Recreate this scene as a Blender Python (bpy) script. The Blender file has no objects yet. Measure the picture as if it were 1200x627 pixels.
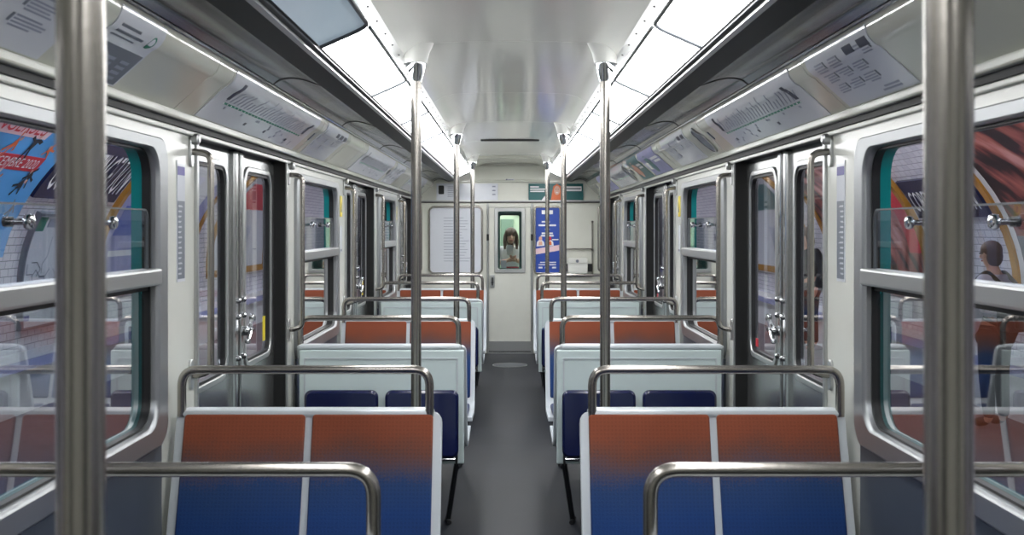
import bpy, bmesh, math, random
from mathutils import Vector, Matrix
random.seed(7)
SC = bpy.context.scene
COL = SC.collection
PI = math.pi

# ------------------------------------------------------------------ camera, world, exposure
EYE = 1.59
cd = bpy.data.cameras.new('camera'); cam = bpy.data.objects.new('camera', cd); COL.objects.link(cam)
cam.location = (-0.005, 0, EYE); cam.rotation_euler = (PI/2, 0, 0)
cd.sensor_width = 36; cd.lens = 36*1280/1200
cd.shift_x = 3/1200; cd.shift_y = -47.5/1200
cd.clip_start = 0.05
cd.dof.use_dof = True; cd.dof.focus_distance = 6.5; cd.dof.aperture_fstop = 7.0
SC.camera = cam
w = bpy.data.worlds.new('world'); SC.world = w; w.use_nodes = True
w.node_tree.nodes['Background'].inputs[0].default_value = (0.55, 0.6, 0.7, 1)
w.node_tree.nodes['Background'].inputs[1].default_value = 0.03
SC.view_settings.view_transform = 'Standard'; SC.view_settings.look = 'None'
SC.view_settings.gamma = 1; SC.view_settings.use_curve_mapping = False
SC.view_settings.exposure = 0.0
LAMP = 16.0          # emission of the car's ceiling diffusers
STATION_LAMP = 46.0  # emission of the platform tubes

# ------------------------------------------------------------------ materials
def lin(c): return tuple(((v/255)/12.92 if v/255 <= .04045 else ((v/255+.055)/1.055)**2.4) for v in c)
def mat(name, rgb, rough=.5, metal=0., bump=0., bscale=60., var=0., vscale=8., stretch=None, coat=0., emit=0., spec=.5):
    m = bpy.data.materials.new(name); m.use_nodes = True
    nt = m.node_tree; p = nt.nodes['Principled BSDF']
    c = lin(rgb)
    p.inputs['Base Color'].default_value = (*c, 1)
    p.inputs['Roughness'].default_value = rough; p.inputs['Metallic'].default_value = metal
    p.inputs['Coat Weight'].default_value = coat; p.inputs['Coat Roughness'].default_value = .06
    p.inputs['Specular IOR Level'].default_value = spec
    if emit:
        p.inputs['Emission Color'].default_value = (*c, 1); p.inputs['Emission Strength'].default_value = emit
    if bump or var:
        tc = nt.nodes.new('ShaderNodeTexCoord'); mp = nt.nodes.new('ShaderNodeMapping')
        if stretch: mp.inputs['Scale'].default_value = stretch
        nt.links.new(tc.outputs['Object'], mp.inputs['Vector'])
    if var:
        n = nt.nodes.new('ShaderNodeTexNoise'); n.inputs['Scale'].default_value = vscale; n.inputs['Detail'].default_value = 5
        nt.links.new(mp.outputs[0], n.inputs['Vector'])
        r = nt.nodes.new('ShaderNodeValToRGB')
        r.color_ramp.elements[0].position = .3; r.color_ramp.elements[1].position = .7
        r.color_ramp.elements[0].color = (*[v*(1-var) for v in c], 1); r.color_ramp.elements[1].color = (*[min(1, v*(1+var)) for v in c], 1)
        nt.links.new(n.outputs['Fac'], r.inputs['Fac']); nt.links.new(r.outputs[0], p.inputs['Base Color'])
    if bump:
        n = nt.nodes.new('ShaderNodeTexNoise'); n.inputs['Scale'].default_value = bscale; n.inputs['Detail'].default_value = 3
        nt.links.new(mp.outputs[0], n.inputs['Vector'])
        b = nt.nodes.new('ShaderNodeBump'); b.inputs['Strength'].default_value = bump; b.inputs['Distance'].default_value = .01
        nt.links.new(n.outputs['Fac'], b.inputs['Height']); nt.links.new(b.outputs[0], p.inputs['Normal'])
    return m
def glassmat(name, tint=(.93, .96, .96), gain=1.0):
    m = bpy.data.materials.new(name); m.use_nodes = True; nt = m.node_tree; nt.nodes.clear()
    o = nt.nodes.new('ShaderNodeOutputMaterial'); mx = nt.nodes.new('ShaderNodeMixShader')
    t = nt.nodes.new('ShaderNodeBsdfTransparent'); t.inputs[0].default_value = (*tint, 1)
    g = nt.nodes.new('ShaderNodeBsdfGlossy'); g.inputs['Roughness'].default_value = .02
    f = nt.nodes.new('ShaderNodeFresnel'); f.inputs['IOR'].default_value = 1.5
    mu = nt.nodes.new('ShaderNodeMath'); mu.operation = 'MULTIPLY'; mu.inputs[1].default_value = gain; mu.use_clamp = True
    ge = nt.nodes.new('ShaderNodeNewGeometry'); fr = nt.nodes.new('ShaderNodeMath'); fr.operation = 'SUBTRACT'; fr.inputs[0].default_value = 1; nt.links.new(ge.outputs['Backfacing'], fr.inputs[1])
    m0 = nt.nodes.new('ShaderNodeMath'); m0.operation = 'MULTIPLY'; nt.links.new(f.outputs[0], m0.inputs[0]); nt.links.new(fr.outputs[0], m0.inputs[1])
    nt.links.new(m0.outputs[0], mu.inputs[0]); nt.links.new(mu.outputs[0], mx.inputs[0])
    nt.links.new(t.outputs[0], mx.inputs[1]); nt.links.new(g.outputs[0], mx.inputs[2]); nt.links.new(mx.outputs[0], o.inputs[0])
    return m
M = {}
M['wall'] = mat('cream_laminate', (208, 210, 203), .22, var=.03, vscale=3)
M['hat'] = mat('beige_cove_laminate', (205, 207, 196), .08, var=.03, vscale=2)
M['ceiling'] = mat('white_gloss_ceiling', (240, 241, 235), .1, bump=.12, bscale=2.2, stretch=(3, .25, 1), var=.02, vscale=2)
M['alu'] = mat('brushed_aluminium', (188, 190, 190), .3, .85, bump=.03, bscale=40, stretch=(1, 1, 8))
M['steel'] = mat('stainless_door_steel', (172, 174, 174), .24, .9, bump=.05, bscale=6, var=.06, vscale=2.5)
M['frame'] = mat('satin_aluminium_window_frame', (158, 161, 163), .38, .8, bump=.03, bscale=30)
M['chrome'] = mat('polished_chrome', (205, 207, 210), .09, 1)
M['tube'] = mat('satin_steel_tube', (160, 156, 150), .26, 1, bump=.02, bscale=90)
M['black'] = mat('black_rubber', (14, 15, 16), .5)
M['gap'] = mat('dark_groove', (34, 35, 36), .6)
M['duct'] = mat('dark_polished_duct_metal', (128, 131, 132), .16, .92, bump=.25, bscale=2.2, stretch=(1.2, .45, 3), var=.25, vscale=2.5)
M['ductblack'] = mat('black_duct_lacquer', (18, 21, 21), .4, spec=.2, var=.1)
M['floor'] = mat('dark_grey_linoleum', (31, 34, 41), .5, spec=.22, var=.2, vscale=2.2, bump=.04, bscale=200)
M['lower'] = mat('slate_grey_wall_panel', (66, 72, 80), .35, var=.06)
M['shell'] = mat('light_grey_bench_shell', (186, 193, 198), .3, var=.03)
M['partition'] = mat('pale_aqua_partition', (196, 210, 210), .32, var=.03, vscale=4)
M['vinyl'] = mat('navy_vinyl', (8, 17, 62), .2, coat=.3, bump=.04, bscale=30)
M['blackmetal'] = mat('black_painted_metal', (22, 24, 27), .4)
M['teal'] = mat('jade_body_paint', (0, 128, 128), .3)
M['glass'] = glassmat('window_glass', (.77, .8, .81), 3.0)
M['doorglass'] = glassmat('door_glass', (.96, .97, .985), 1.2)
M['dropglass'] = glassmat('frosted_drop_glass', (.86, .9, .92), 1.2)
M['paper'] = mat('white_paper', (214, 218, 226), .1)
M['greyprint'] = mat('grey_print', (105, 112, 124), .4)
M['darkprint'] = mat('dark_print', (46, 52, 72), .4)
M['paleprint'] = mat('pale_print', (138, 144, 162), .4)
M['green'] = mat('line_green_print', (0, 122, 98), .4)
M['tealprint'] = mat('teal_print', (28, 96, 98), .35)
M['navy'] = mat('navy_enamel', (26, 30, 66), .25)
M['white'] = mat('white_print', (235, 236, 238), .35)
M['blueprint'] = mat('royal_blue_print', (38, 74, 168), .35)
M['skyprint'] = mat('sky_blue_print', (72, 158, 222), .35, var=.12, vscale=1.4)
M['red'] = mat('red_print', (205, 32, 52), .35)
M['pinkprint'] = mat('pale_pink_print', (236, 205, 212), .35)
M['orange'] = mat('orange_print', (222, 110, 56), .4)
M['skinprint'] = mat('skin_print', (222, 172, 150), .4)
M['yellow'] = mat('yellow_sticker', (226, 206, 52), .4)
M['purple'] = mat('violet_print', (70, 62, 140), .4)
M['gold'] = mat('gold_glazed_frame', (170, 122, 52), .25, var=.12, vscale=6)
M['lav'] = mat('lavender_print', (146, 148, 190), .4, var=.08)
M['platform'] = mat('pinkish_platform_asphalt', (120, 104, 108), .6, var=.12, vscale=3)
M['whitebox'] = mat('white_plastic', (228, 229, 224), .35)
M['endwall'] = mat('ivory_end_wall', (214, 215, 206), .28, var=.02)
M['lamp'] = mat('lit_diffuser', (255, 255, 255), .4, emit=LAMP)
M['lampoff'] = mat('dim_diffuser', (150, 166, 178), .15, spec=.6, emit=.55)
M['lamprim'] = mat('diffuser_rim', (70, 74, 78), .4)
M['stlamp'] = mat('platform_tube_light', (240, 244, 255), .4, emit=STATION_LAMP)
M['skin'] = mat('skin', (206, 160, 140), .5)
M['hair'] = mat('brown_hair', (84, 62, 52), .5, bump=.4, bscale=90, stretch=(4, 4, .5))
M['shirt'] = mat('white_shirt', (224, 226, 230), .7, bump=.1, bscale=40)
M['dark'] = mat('dark_cloth', (38, 40, 48), .75)
M['jacket'] = mat('pale_lilac_jacket', (196, 192, 208), .7)
M['lip'] = mat('lip', (170, 90, 88), .5)
M['eye'] = mat('eye', (40, 32, 30), .3)
M['palegreen'] = mat('pale_green_panel', (196, 214, 190), .4)
M['greenpanel'] = mat('grey_green_panel', (120, 146, 130), .4)
M['darkgreen'] = mat('dark_green_body', (20, 66, 62), .35)

def fabric():
    m = bpy.data.materials.new('orange_to_blue_moquette'); m.use_nodes = True
    nt = m.node_tree; N = nt.nodes; L = nt.links; p = N['Principled BSDF']; p.inputs['Roughness'].default_value = .75
    p.inputs['Specular IOR Level'].default_value = .25
    p.inputs['Sheen Weight'].default_value = .15
    tc = N.new('ShaderNodeTexCoord'); sx = N.new('ShaderNodeSeparateXYZ'); L.new(tc.outputs['Object'], sx.inputs[0])
    no = N.new('ShaderNodeTexNoise'); no.inputs['Scale'].default_value = 5.; no.inputs['Detail'].default_value = 2
    L.new(tc.outputs['Object'], no.inputs['Vector'])
    fine = N.new('ShaderNodeTexNoise'); fine.inputs['Scale'].default_value = 220.; L.new(tc.outputs['Object'], fine.inputs['Vector'])
    a1 = N.new('ShaderNodeMath'); a1.operation = 'MULTIPLY_ADD'; L.new(no.outputs['Fac'], a1.inputs[0]); a1.inputs[1].default_value = .12; L.new(sx.outputs['Z'], a1.inputs[2])
    a2 = N.new('ShaderNodeMath'); a2.operation = 'MULTIPLY_ADD'; L.new(fine.outputs['Fac'], a2.inputs[0]); a2.inputs[1].default_value = .09; L.new(a1.outputs[0], a2.inputs[2])
    mr = N.new('ShaderNodeMapRange'); L.new(a2.outputs[0], mr.inputs['Value'])
    mr.inputs['From Min'].default_value = .45+.105; mr.inputs['From Max'].default_value = .98+.105
    r = N.new('ShaderNodeValToRGB'); L.new(mr.outputs[0], r.inputs['Fac'])
    e = r.color_ramp.elements; e[0].position = 0; e[0].color = (*lin((14, 40, 86)), 1); e[1].position = 1; e[1].color = (*lin((138, 70, 44)), 1)
    for pos, c in ((.35, (18, 56, 112)), (.55, (34, 62, 106)), (.64, (84, 70, 80)), (.74, (108, 66, 54)), (.84, (130, 68, 45))):
        q = e.new(pos); q.color = (*lin(c), 1)
    # woven dots
    wx = N.new('ShaderNodeMath'); wx.operation = 'MULTIPLY'; L.new(sx.outputs['X'], wx.inputs[0]); wx.inputs[1].default_value = 2*PI/.0125
    wz = N.new('ShaderNodeMath'); wz.operation = 'MULTIPLY'; L.new(sx.outputs['Z'], wz.inputs[0]); wz.inputs[1].default_value = 2*PI/.0125
    s1 = N.new('ShaderNodeMath'); s1.operation = 'SINE'; L.new(wx.outputs[0], s1.inputs[0])
    s2 = N.new('ShaderNodeMath'); s2.operation = 'SINE'; L.new(wz.outputs[0], s2.inputs[0])
    mm = N.new('ShaderNodeMath'); mm.operation = 'MAXIMUM'; L.new(s1.outputs[0], mm.inputs[0]); L.new(s2.outputs[0], mm.inputs[1])
    m2 = N.new('ShaderNodeMapRange'); L.new(mm.outputs[0], m2.inputs['Value']); m2.inputs['From Min'].default_value = -.6; m2.inputs['From Max'].default_value = .8
    m2.inputs['To Min'].default_value = .88; m2.inputs['To Max'].default_value = 1.02
    mx = N.new('ShaderNodeVectorMath'); mx.operation = 'SCALE'; L.new(r.outputs[0], mx.inputs[0]); L.new(m2.outputs[0], mx.inputs['Scale'])
    L.new(mx.outputs[0], p.inputs['Base Color'])
    b = N.new('ShaderNodeBump'); b.inputs['Strength'].default_value = .3; b.inputs['Distance'].default_value = .003
    L.new(fine.outputs['Fac'], b.inputs['Height']); L.new(b.outputs[0], p.inputs['Normal'])
    return m
M['fabric'] = fabric()
def tilemat(name, c1, c2, cm, sx=.15, sz=.075):
    m = bpy.data.materials.new(name); m.use_nodes = True; nt = m.node_tree; N = nt.nodes; L = nt.links
    p = N['Principled BSDF']; p.inputs['Roughness'].default_value = .2
    uv = N.new('ShaderNodeUVMap'); br = N.new('ShaderNodeTexBrick'); L.new(uv.outputs[0], br.inputs['Vector'])
    br.inputs['Color1'].default_value = (*lin(c1), 1); br.inputs['Color2'].default_value = (*lin(c2), 1); br.inputs['Mortar'].default_value = (*lin(cm), 1)
    br.inputs['Scale'].default_value = 1; br.inputs['Brick Width'].default_value = sx; br.inputs['Row Height'].default_value = sz
    br.inputs['Mortar Size'].default_value = .004; br.inputs['Mortar Smooth'].default_value = .2
    L.new(br.outputs['Color'], p.inputs['Base Color'])
    b = N.new('ShaderNodeBump'); b.invert = True; b.inputs['Strength'].default_value = .5; b.inputs['Distance'].default_value = .01
    L.new(br.outputs['Fac'], b.inputs['Height']); L.new(b.outputs[0], p.inputs['Normal'])
    return m
M['tile'] = tilemat('white_bevelled_tile', (222, 220, 228), (206, 205, 216), (140, 138, 148))
def rockmat():
    m = bpy.data.materials.new('dark_red_rock_print'); m.use_nodes = True; nt = m.node_tree; N = nt.nodes; L = nt.links
    p = N['Principled BSDF']; p.inputs['Roughness'].default_value = .35
    tc = N.new('ShaderNodeTexCoord'); mp = N.new('ShaderNodeMapping'); L.new(tc.outputs['Object'], mp.inputs[0])
    mp.inputs['Rotation'].default_value = (-.72, 0, 0); mp2 = N.new('ShaderNodeMapping'); L.new(mp.outputs[0], mp2.inputs[0]); mp2.inputs['Scale'].default_value = (.6, .55, 2.3)
    n = N.new('ShaderNodeTexNoise'); n.inputs['Scale'].default_value = 2.1; n.inputs['Detail'].default_value = 4; n.inputs['Roughness'].default_value = .45
    L.new(mp2.outputs[0], n.inputs['Vector'])
    r = N.new('ShaderNodeValToRGB'); L.new(n.outputs['Fac'], r.inputs['Fac']); e = r.color_ramp.elements
    e[0].position = .36; e[0].color = (*lin((20, 14, 16)), 1); e[1].position = .68; e[1].color = (*lin((224, 168, 164)), 1)
    for pos, c in ((.44, (44, 24, 26)), (.48, (128, 62, 58)), (.57, (180, 104, 92))):
        q = e.new(pos); q.color = (*lin(c), 1)
    L.new(r.outputs[0], p.inputs['Base Color']); return m
M['rock'] = rockmat()

# ------------------------------------------------------------------ mesh builder
def fillet(pts, r, n=5):
    pts = [Vector(p) for p in pts]; out = [pts[0]]
    for i in range(1, len(pts)-1):
        a, b, c = pts[i-1], pts[i], pts[i+1]; d1 = (a-b); d2 = (c-b)
        rr = min(r, d1.length*.49, d2.length*.49)
        p0 = b+d1.normalized()*rr; p1 = b+d2.normalized()*rr
        for k in range(n+1):
            t = k/n; out.append(p0*(1-t)**2+b*2*t*(1-t)+p1*t*t)
    out.append(pts[-1]); return out
def rrect(u0, u1, v0, v1, r, n=5):
    P = []
    for cu, cv, a0 in ((u1-r, v0+r, -90), (u1-r, v1-r, 0), (u0+r, v1-r, 90), (u0+r, v0+r, 180)):
        for k in range(n+1):
            a = math.radians(a0+90*k/n); P.append((cu+r*math.cos(a), cv+r*math.sin(a)))
    return P
class MB:
    def __init__(s): s.v = []; s.f = []; s.uv = None
    def add(s, V, F):
        o = len(s.v); s.v += [tuple(p) for p in V]; s.f += [tuple(i+o for i in f) for f in F]; return s
    def box(s, x0, x1, y0, y1, z0, z1):
        return s.add([(x, y, z) for z in (z0, z1) for y in (y0, y1) for x in (x0, x1)],
                     [(0, 2, 3, 1), (4, 5, 7, 6), (0, 1, 5, 4), (2, 6, 7, 3), (0, 4, 6, 2), (1, 3, 7, 5)])
    def tube(s, pts, r, n=10):
        pts = [Vector(p) for p in pts]; R = r if isinstance(r, (list, tuple)) else [r]*len(pts)
        t0 = (pts[1]-pts[0]).normalized(); up = Vector((0, 0, 1)) if abs(t0.z) < .9 else Vector((1, 0, 0))
        nx = t0.cross(up).normalized(); V = []; prev = t0
        for i, p in enumerate(pts):
            t = (pts[min(i+1, len(pts)-1)]-pts[max(i-1, 0)]).normalized()
            q = prev.rotation_difference(t); nx = (q @ nx).normalized(); prev = t; ny = t.cross(nx)
            for k in range(n):
                a = 2*PI*k/n; V.append(p+(nx*math.cos(a)+ny*math.sin(a))*R[i])
        F = [(i*n+k, i*n+(k+1) % n, (i+1)*n+(k+1) % n, (i+1)*n+k) for i in range(len(pts)-1) for k in range(n)]
        F += [tuple(range(n-1, -1, -1)), tuple((len(pts)-1)*n+k for k in range(n))]
        return s.add(V, F)
    def plate(s, poly, w0, w1, fn):
        n = len(poly)
        V = [fn(u, v, w0) for u, v in poly]+[fn(u, v, w1) for u, v in poly]
        return s.add(V, [tuple(range(n-1, -1, -1)), tuple(range(n, 2*n))]+[(k, (k+1) % n, n+(k+1) % n, n+k) for k in range(n)])
    def ring(s, out, inn, w0, w1, fn):
        n = len(out); V = [fn(u, v, w) for w in (w0, w1) for P in (out, inn) for u, v in P]; F = []
        for k in range(n):
            j = (k+1) % n
            F += [(k, j, n+j, n+k), (2*n+k, 3*n+k, 3*n+j, 2*n+j), (k, 2*n+k, 2*n+j, j), (n+k, n+j, 3*n+j, 3*n+k)]
        return s.add(V, F)
    def flat(s, poly, w, fn):
        V = [fn(u, v, w) for u, v in poly]; return s.add(V, [tuple(range(len(poly)))])
    def lathe(s, prof, c=(0, 0, 0), n=16, axis='z', sx=1., sy=1.):
        V = []
        for r, h in prof:
            for k in range(n):
                a = 2*PI*k/n; x, y = r*math.cos(a)*sx, r*math.sin(a)*sy
                V.append((c[0]+x, c[1]+y, c[2]+h) if axis == 'z' else ((c[0]+h, c[1]+x, c[2]+y) if axis == 'x' else (c[0]+x, c[1]+h, c[2]+y)))
        F = [(i*n+k, i*n+(k+1) % n, (i+1)*n+(k+1) % n, (i+1)*n+k) for i in range(len(prof)-1) for k in range(n)]
        F += [tuple(range(n-1, -1, -1)), tuple((len(prof)-1)*n+k for k in range(n))]
        return s.add(V, F)
    def grid(s, U, Vv, fn, uv=False):
        nu, nv = len(U), len(Vv); o = len(s.v)
        s.add([fn(u, v) for v in Vv for u in U], [(j*nu+i, j*nu+i+1, (j+1)*nu+i+1, (j+1)*nu+i) for j in range(nv-1) for i in range(nu-1)])
        return s
    def build(s, name, m, parent=None, loc=None, smooth=True, bevel=0., ang=35, recalc=True):
        me = bpy.data.meshes.new(name)
        L = Vector(parent_loc(parent)) if parent else Vector(loc or (0, 0, 0))
        me.from_pydata([Vector(p)-L for p in s.v], [], s.f); me.update()
        if recalc:
            bm = bmesh.new(); bm.from_mesh(me); bmesh.ops.recalc_face_normals(bm, faces=bm.faces); bm.to_mesh(me); bm.free()
        me.materials.append(M[m] if isinstance(m, str) else m)
        if smooth:
            me.polygons.foreach_set('use_smooth', [True]*len(me.polygons)); me.set_sharp_from_angle(angle=math.radians(ang))
        o = bpy.data.objects.new(name, me); COL.objects.link(o)
        if parent: o.parent = parent
        else: o.location = L
        if bevel:
            b = o.modifiers.new('bevel', 'BEVEL'); b.width = bevel; b.segments = 2; b.limit_method = 'ANGLE'; b.angle_limit = math.radians(40)
        return o
def parent_loc(o):
    p = Vector((0, 0, 0))
    while o: p += o.location; o = o.parent
    return p
def tag(o, label=None, cat=None, group=None, kind=None):
    if label: o['label'] = label
    if cat: o['category'] = cat
    if group: o['group'] = group
    if kind: o['kind'] = kind
    return o
def thing(name, loc, label, cat, group=None, kind=None):
    o = bpy.data.objects.new(name, None); COL.objects.link(o); o.location = loc; o.empty_display_size = .1
    return tag(o, label, cat, group, kind)
def copy_tree(o, parent=None, dy=0, label=None):
    c = o.copy(); COL.objects.link(c)
    if parent: c.parent = parent
    else: c.location.y += dy
    if label: c['label'] = label
    for ch in [x for x in bpy.data.objects if x.parent == o]: copy_tree(ch, c)
    return c
def text_mb(body, size, fn, w=0., spacing=1., width=None):
    cu = bpy.data.curves.new('t', 'FONT'); cu.body = body; cu.size = size; cu.space_character = spacing; cu.resolution_u = 2
    ob = bpy.data.objects.new('t', cu); COL.objects.link(ob)
    dg = bpy.context.evaluated_depsgraph_get(); me = bpy.data.meshes.new_from_object(ob.evaluated_get(dg))
    V = [tuple(v.co) for v in me.vertices]; F = [tuple(p.vertices) for p in me.polygons]
    bpy.data.objects.remove(ob); bpy.data.curves.remove(cu); bpy.data.meshes.remove(me)
    if V and width:
        mx = max(v[0] for v in V); k = width/mx
    else: k = 1
    mb = MB(); mb.add([fn(x*k, y, w) for x, y, z in V], F); return mb
SIDE = {-1: 'left', 1: 'right'}

# ------------------------------------------------------------------ dimensions of the car
W = 1.15; WT = 1.212; P = 3.62; YB = -1.7; YE = 13.73
DOORS = [4.78+P*k for k in (-1, 0, 1, 2)]; DH = .79
WINS = [(2.24+P*k, 3.53+P*k) for k in (-1, 0, 1, 2)]
ROWS_A = [2.17, 2.17+P, 2.17+2*P]      # benches with their back to the camera
ROWS_B = [3.69, 3.69+P, 3.69+2*P]      # benches facing the camera

# ------------------------------------------------------------------ floor
fl = MB().box(-W-.06, W+.06, YB, YE, -.06, 0).build('floor', 'floor', smooth=False)
tag(fl, 'dark grey linoleum floor of the metro car aisle', 'floor', kind='structure')
h = MB().lathe([(.19, .0), (.19, .004), (.165, .005)], (0, 12.56, 0), 32).build('floor_hatch', 'lower', fl)
ring_ = MB().ring([(.2*math.cos(a*PI/16), .2*math.sin(a*PI/16)) for a in range(32)], [(.192*math.cos(a*PI/16), .192*math.sin(a*PI/16)) for a in range(32)], 0, .005, lambda u, v, w: (u, 12.56+v, w)).build('hatch_rim', 'alu', fl)

# ------------------------------------------------------------------ side walls
def cove_prof(v):
    A = Vector((1.128, 1.978)); B = Vector((1.008, 2.086)); C = Vector((.969, 2.100)); D = Vector((.965, 2.152))
    if v <= .68: return A+(B-A)*(v/.68)
    t = (v-.68)/.32; return B*(1-t)**2+C*2*t*(1-t)+D*t*t
def cove_fn(s):
    def H(y, v, off):
        p = cove_prof(v); d = (cove_prof(min(1, v+.01))-cove_prof(max(0, v-.01))).normalized()
        return (s*(p.x-d.y*off), y, p.y+d.x*off)
    return H
def cove_slab(f, a, b, v0, v1, o0, o1):
    vs = [v0]+[v for v in (.68, .72, .76, .8, .84, .88, .92, .96) if v0 < v < v1]+[v1]; N = len(vs)-1; m1 = N+1
    V = [f(y, v, o) for o in (o1, o0) for y in (a, b) for v in vs]; F = []
    for i in range(N):
        F += [(i, i+1, m1+i+1, m1+i), (2*m1+i, 3*m1+i, 3*m1+i+1, 2*m1+i+1), (i, 2*m1+i, 2*m1+i+1, i+1), (m1+i, m1+i+1, 3*m1+i+1, 3*m1+i)]
    F += [(0, m1, 3*m1, 2*m1), (N, 2*m1+N, 3*m1+N, m1+N)]
    return MB().add(V, F)
def sbox(mb, s, x0, x1, *r): return mb.box(min(s*x0, s*x1), max(s*x0, s*x1), *r)
for s in (-1, 1):
    mb = MB()
    cuts = sorted([(d-DH, d+DH, 'd') for d in DOORS]+[(a, b, 'w') for a, b in WINS])
    y = YB
    for a, b, k in cuts:
        if a > y: sbox(mb, s, W, WT, y, a, 0, 1.95)
        if k == 'w':
            sbox(mb, s, W, WT, a, b, 0, .95); sbox(mb, s, W, WT, a, b, 1.86, 1.95)
        y = b
    sbox(mb, s, W, WT, y, YE, 0, 1.95)
    sbox(mb, s, W, WT, YB, YE+.1, 1.95, 2.48)
    wl = mb.build('wall_'+SIDE[s], 'wall', smooth=False)
    tag(wl, '%s side wall of the car, cream laminate' % SIDE[s], 'wall', kind='structure')
    for a, b in WINS:   # slate panel and aluminium skirting under each window
        sbox(MB(), s, W-.012, W, a-.03, b+.03, .10, .885).build('lower_panel', 'lower', wl, smooth=False)
        sbox(MB(), s, W-.03, W, a-.03, b+.03, 0, .10).build('skirting', 'alu', wl, smooth=False)
        sbox(MB(), s, W-.022, W-.01, a+.02, b-.02, .56, .575).build('panel_bead', 'alu', wl, smooth=False)
    # projecting ledge under the cove and dark groove
    sbox(MB(), s, 1.105, W, YB, YE, 1.952, 1.978).build('cove_ledge', 'hat', wl, smooth=False, bevel=.006)
    sbox(MB(), s, 1.128, W, YB, YE, 1.932, 1.952).build('groove', 'gap', wl, smooth=False)
    sbox(MB(), s, 1.135, W, YB, YE, 1.915, 1.932).build('ledge_bead', 'wall', wl, smooth=False, bevel=.004)
    for d in DOORS:     # rubber lined door reveals
        m2 = MB()
        for e in (-1, 1): m2.box(min(s*(W-.004), s*1.26), max(s*(W-.004), s*1.26), d+e*DH-(.012 if e > 0 else 0), d+e*DH+(0 if e > 0 else .012), 0, 1.945)
        m2.box(min(s*(W+.002), s*1.26), max(s*(W+.002), s*1.26), d-DH, d+DH, 1.925, 1.948)
        m2.build('door_reveal', 'black', wl, smooth=False)
        for e in (-1, 1):
            c = d+e*(DH+.012)
            sbox(MB(), s, W-.012, W+.002, c-.012, c+.012, 0, 1.93).build('jamb_strip', 'alu', wl, smooth=False, bevel=.003)
    # cove (inclined panels above doors and windows): one slab per panel
    H = cove_fn(s)
    cov = cove_slab(H, YB, YE, 0, 1, -.04, -.006).build('trim_1' if s < 0 else 'trim_2', 'hat', smooth=False)
    tag(cov, '%s sloping cove above the windows carrying notices' % SIDE[s], 'cove', kind='structure')
    edges = [3.62+P*k+o for k in (-2, -1, 0, 1, 2) for o in (0, .2, 2.05, 3.03)]
    edges = [YB]+[e for e in edges if YB+.2 < e < YE-.2]+[YE]
    for a, b in zip(edges, edges[1:]):
        cove_slab(H, a+.003, b-.003, 0, 1, -.006, .004).build('cove_panel', 'hat', cov)
    MB().tube([(s*.963, YB, 2.160), (s*.963, YE, 2.160)], .008, 8).build('chrome_bead', 'chrome', cov)
    # duct : dark metal soffit
    prof = [(.955, 2.165), (.93, 2.185), (.88, 2.192), (.83, 2.183), (.765, 2.160)]
    seg = [YB]+[.78+1.81*i for i in range(-1, 8)]+[YE]; seg = [v for v in seg if YB <= v <= YE]
    du = MB().box(min(s*.66, s*.96), max(s*.66, s*.96), YB, YE, 2.215, 2.30).build('trim_3' if s < 0 else 'trim_4', 'ductblack', smooth=False)
    tag(du, '%s dark polished air duct between cove and lights' % SIDE[s], 'duct', kind='structure')
    for a, b in zip(seg, seg[1:]):
        if b-a < .05: continue
        ppp = fillet([(x, 0, z) for x, z in prof], .03, 4)
        poly = [(p.x, p.z) for p in ppp]; poly = poly+[(x, z+.012) for x, z in reversed(poly)]
        MB().plate(poly, a+.003, b-.003, lambda u, v, wv, s=s: (s*u, wv, v)).build('duct_panel', 'duct', du)
        MB().plate([(x, z-.003) for x, z in poly[:len(poly)//2]]+[(x, z+.004) for x, z in poly[len(poly)//2:]], b-.004, b+.004, lambda u, v, wv, s=s: (s*u, wv, v)).build('seam_strip', 'gap', du)
    MB().plate([(.765, 2.158), (.68, 2.178), (.68, 2.195), (.765, 2.175)], YB, YE, lambda u, v, wv, s=s: (s*u, wv, v)).build('black_soffit', 'ductblack', du, smooth=False)
    MB().plate([(.683, 2.172), (.668, 2.178), (.668, 2.195), (.683, 2.19)], YB, YE, lambda u, v, wv, s=s: (s*u, wv, v)).build('chrome_edge', 'alu', du, smooth=False)
    for i in range(3):
        x = .665-.012*i; z = 2.186+.010*i
        MB().plate([(x, z), (x-.009, z+.006), (x-.009, z+.03), (x, z+.03)], YB, YE, lambda u, v, wv, s=s: (s*u, wv, v)).build('black_slot', 'black', du, smooth=False)
        MB().plate([(x-.009, z+.004), (x-.012, z+.006), (x-.012, z+.03), (x-.009, z+.03)], YB, YE, lambda u, v, wv, s=s: (s*u, wv, v)).build('slot_fin', 'lamprim', du, smooth=False)

# ------------------------------------------------------------------ ceiling
cprof = [(0, 2.395), (.2, 2.394), (.33, 2.388), (.40, 2.372), (.445, 2.345), (.462, 2.325)]
full = [(-x, z) for x, z in reversed(cprof)]+cprof[1:]
ce = MB().box(-W, W, YB, YE, 2.43, 2.48).build('ceiling', 'wall', smooth=False)
tag(ce, 'white glossy vaulted ceiling of the car', 'ceiling', kind='structure')
joints = [4.74+1.81*i for i in range(-3, 5)]; joints = [YB]+joints+[12.3]
for a, b in zip(joints, joints[1:]):
    if b-a < .05: continue
    MB().plate(full+[(x, z+.02) for x, z in reversed(full)], a+.0025, b-.0025, lambda u, v, wv: (u, wv, v)).build('ceiling_panel', 'ceiling', ce)
    MB().plate([(x, z+.006) for x, z in full]+[(x, z+.02) for x, z in reversed(full)], b-.004, b+.004, lambda u, v, wv: (u, wv, v)).build('joint_strip', 'lamprim', ce)
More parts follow.
